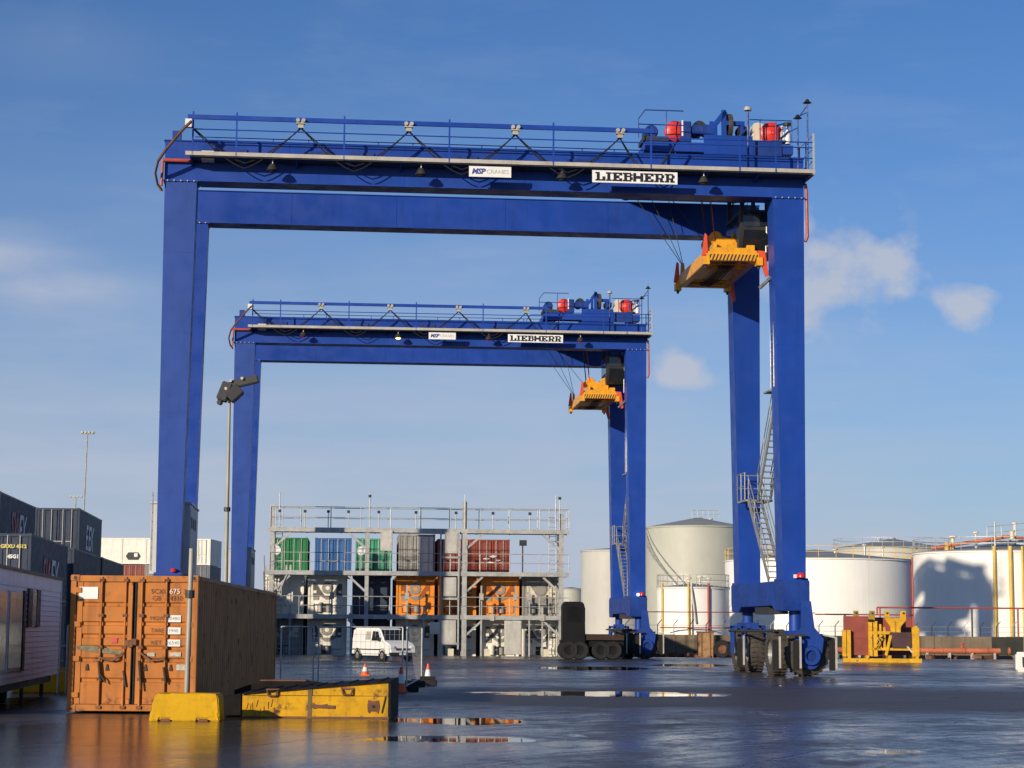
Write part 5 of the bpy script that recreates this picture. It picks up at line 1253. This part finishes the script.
# ------------------------------------------------------------------ bund wall, pipes, fence posts
YW = 141.0; GB = gz(YW)
wall = thing('bund_wall', 'long low brown concrete wall in front of the tanks', 'wall', (0, YW, GB))
xx = -6.0; i = 0
while xx < 62:
    w = 4.0 + (i % 3) * .6
    MB().box(xx, xx + w - .03, 0, .35, 0, 1.58 + .02 * (i % 2)).build('wall_panel', WALLB, wall, bevel=.02); xx += w; i += 1
MB().box(-6, 62, .06, .3, 0, 1.5).build('wall_core', WALLB, wall)
for px in (832, 1007): x = at(px, 640, YW).x; MB().box(x - 1.1, x + 1.1, -.06, 0, .3, 1.56).build('dark_wall_panel', mat('dark_concrete', (.035, .038, .030), .9, var=.3), wall)  # flat dark panels set on the wall face
fen = thing('cranked_post_fence', 'row of thin cranked fence posts on the bund wall', 'fence', (0, YW + .15, GB + 1.55))
for k in range(34):
    x = 8.2 + k * 1.15
    MB().tube((x, 0, 0), (x, 0, .75), .035, 5).tube((x, 0, .75), (x + .30, 0, 1.1), .03, 5).build('cranked_post', DARK if k % 3 else GALV, fen)
for z in (.35, .7): MB().tube((8.2, 0, z), (47, 0, z), .012, 4).build('wire', GALV, fen)
pr = thing('pipe_rail', 'thin red pipe running in front of the right-hand tanks', 'pipe', (0, YW + 2.2, GB))
za = at(960, 608, YW + 2.2).z - GB; zb = at(850, 614.5, YW + 2.2).z - GB
xa = at(877, 608, YW + 2.2).x; xb = at(815, 614, YW + 2.2).x
MB().tube((xa, 0, za), (60, 0, za), .06, 8).build('pipe_run', PIPER, pr); MB().tube((xa, 0, za), (xa, 0, zb), .06, 8).build('pipe_drop', PIPER, pr)
MB().tube((xb, 0, zb), (xa + 2.6, 0, zb), .05, 8).build('pipe_run', PIPER, pr)
MB().tube((9.6, 0, zb + .1), (xb, 0, zb + .1), .035, 8).build('pipe_run', PIPER, pr)
for px, m in ((972, DARK), (880, PIPER), (845, PIPER), (1018, PIPER)): x = at(px, 620, YW + 2.2).x; MB().tube((x, 0, 0), (x, 0, za if px > 876 else zb), .07, 6).build('support', m, pr)
op = thing('orange_pipeline', 'thick orange pipe on low supports along the bund wall', 'pipe', (0, YW - 1.6, GB))
x0, x1 = at(828, 650, YW - 1.6).x, at(1000, 650, YW - 1.6).x
zp = at(920, 650.5, YW - 1.6).z - GB
MB().tube((x0, 0, zp), (x1, 0, zp), .20, 12).build('pipe_run', PIPEO, op)
for k in range(8): x = x0 + .6 + k * (x1 - x0 - 1) / 7; MB().box(x - .08, x + .08, -.15, .15, 0, zp - .15).build('support', GALV_L, op); MB().tube((x + 1.0, 0, zp), (x + 1.08, 0, zp), .25, 12).build('flange', PIPEO, op)
x = at(962, 640, YW - 1.6).x; MB().tube((x, 0, zp), (x, 0, zp + .5), .1, 8).lathe([(0, -.02), (.22, -.02), (.22, .02), (0, .02)], 14, (x, 0, zp + .5)).build('valve', PIPER, op)
# rubbish along the foot of the wall
random.seed(3)
cols = (RUSTM, WOOD, DARK, PIPEO, GALV_L, WALLB, TYRE)
rub = MB()
for k in range(60):
    x = random.uniform(9, 15.5) if k < 34 else random.uniform(20, 34); y = YW - random.uniform(.8, 3.0); s = random.uniform(.08, .32)
    a = random.uniform(0, 3.1); p = Vector((x, y, GB)); d = Vector((math.cos(a), math.sin(a), random.uniform(-.1, .3))) * random.uniform(.2, .9)
    rub.beam(p + Vector((0, 0, s * .5)) - d / 2, p + Vector((0, 0, s * .5)) + d / 2, s, s)
o = rub.build('scrap_heap', RUSTM); o['kind'] = 'stuff'; o['label'] = 'strewn scrap timber and steel at the foot of the bund wall'; o['category'] = 'scrap'
bx = at(706, 640, YW - 3); bn = thing('rusty_skip', 'upright rusty steel bin by the wall left of the near crane wheels', 'bin', (bx.x, YW - 3, GB))
MB().prism([(-.5, 0), (.5, 0), (.55, 1.75), (-.55, 1.75)], 0, .9, 'y').build('bin_body', mat('tan_rusty_steel', (.34, .20, .09), .7, var=.4, scale=2.5, rust=.4), bn, bevel=.02)
MB().box(-.6, .6, -.05, .95, 1.75, 1.83).build('bin_rim', RUSTM, bn)
for x in (-.3, .3): MB().box(x - .04, x + .04, -.03, 0, .05, 1.7).build('bin_rib', RUSTM, bn)
for k, (px, R) in enumerate(((722, .62), (733, .55))):
    b2 = at(px, 640, YW - 3.4); root = thing('scrap_tyre', ('dark upright scrap tyre beside the rusty bin', 'dark upright scrap tyre close to the near crane wheels')[k], 'tyre', (b2.x, YW - 3.4, GB), rad(12 * k - 4), 'scrap tyres by the wall')
    MB().lathe([(R * .5, -.25), (R * .9, -.26), (R, -.12), (R, .12), (R * .9, .26), (R * .5, .25)], 24, (0, 0, R), 'y', closed=True).build('tyre_ring', BLACK, root)
    MB().lathe([(0, -.1), (R * .5, -.2), (R * .5, .2), (0, .1)], 16, (0, 0, R), 'y').build('rim', RUSTM, root)
# barriers at the right edge
w_ = ground_at(1005, 671); wb = barrier_water((w_.x + .75, 81.8, 0), rad(-4), WHITE, 'white plastic road barrier at the right edge', 1.5, .82)
MB().box(-.55, -.30, -.235, -.10, .2, .62).build('dark_panel', DARK, wb); MB().box(.05, .17, -.235, -.10, .2, .66).build('red_panel', LET_R, wb)
barrier_water((w_.x + 1.35, 80.4, 0), rad(-4), YELLOW, 'yellow barrier block in front of the white one at the right edge', 1.4, .5)
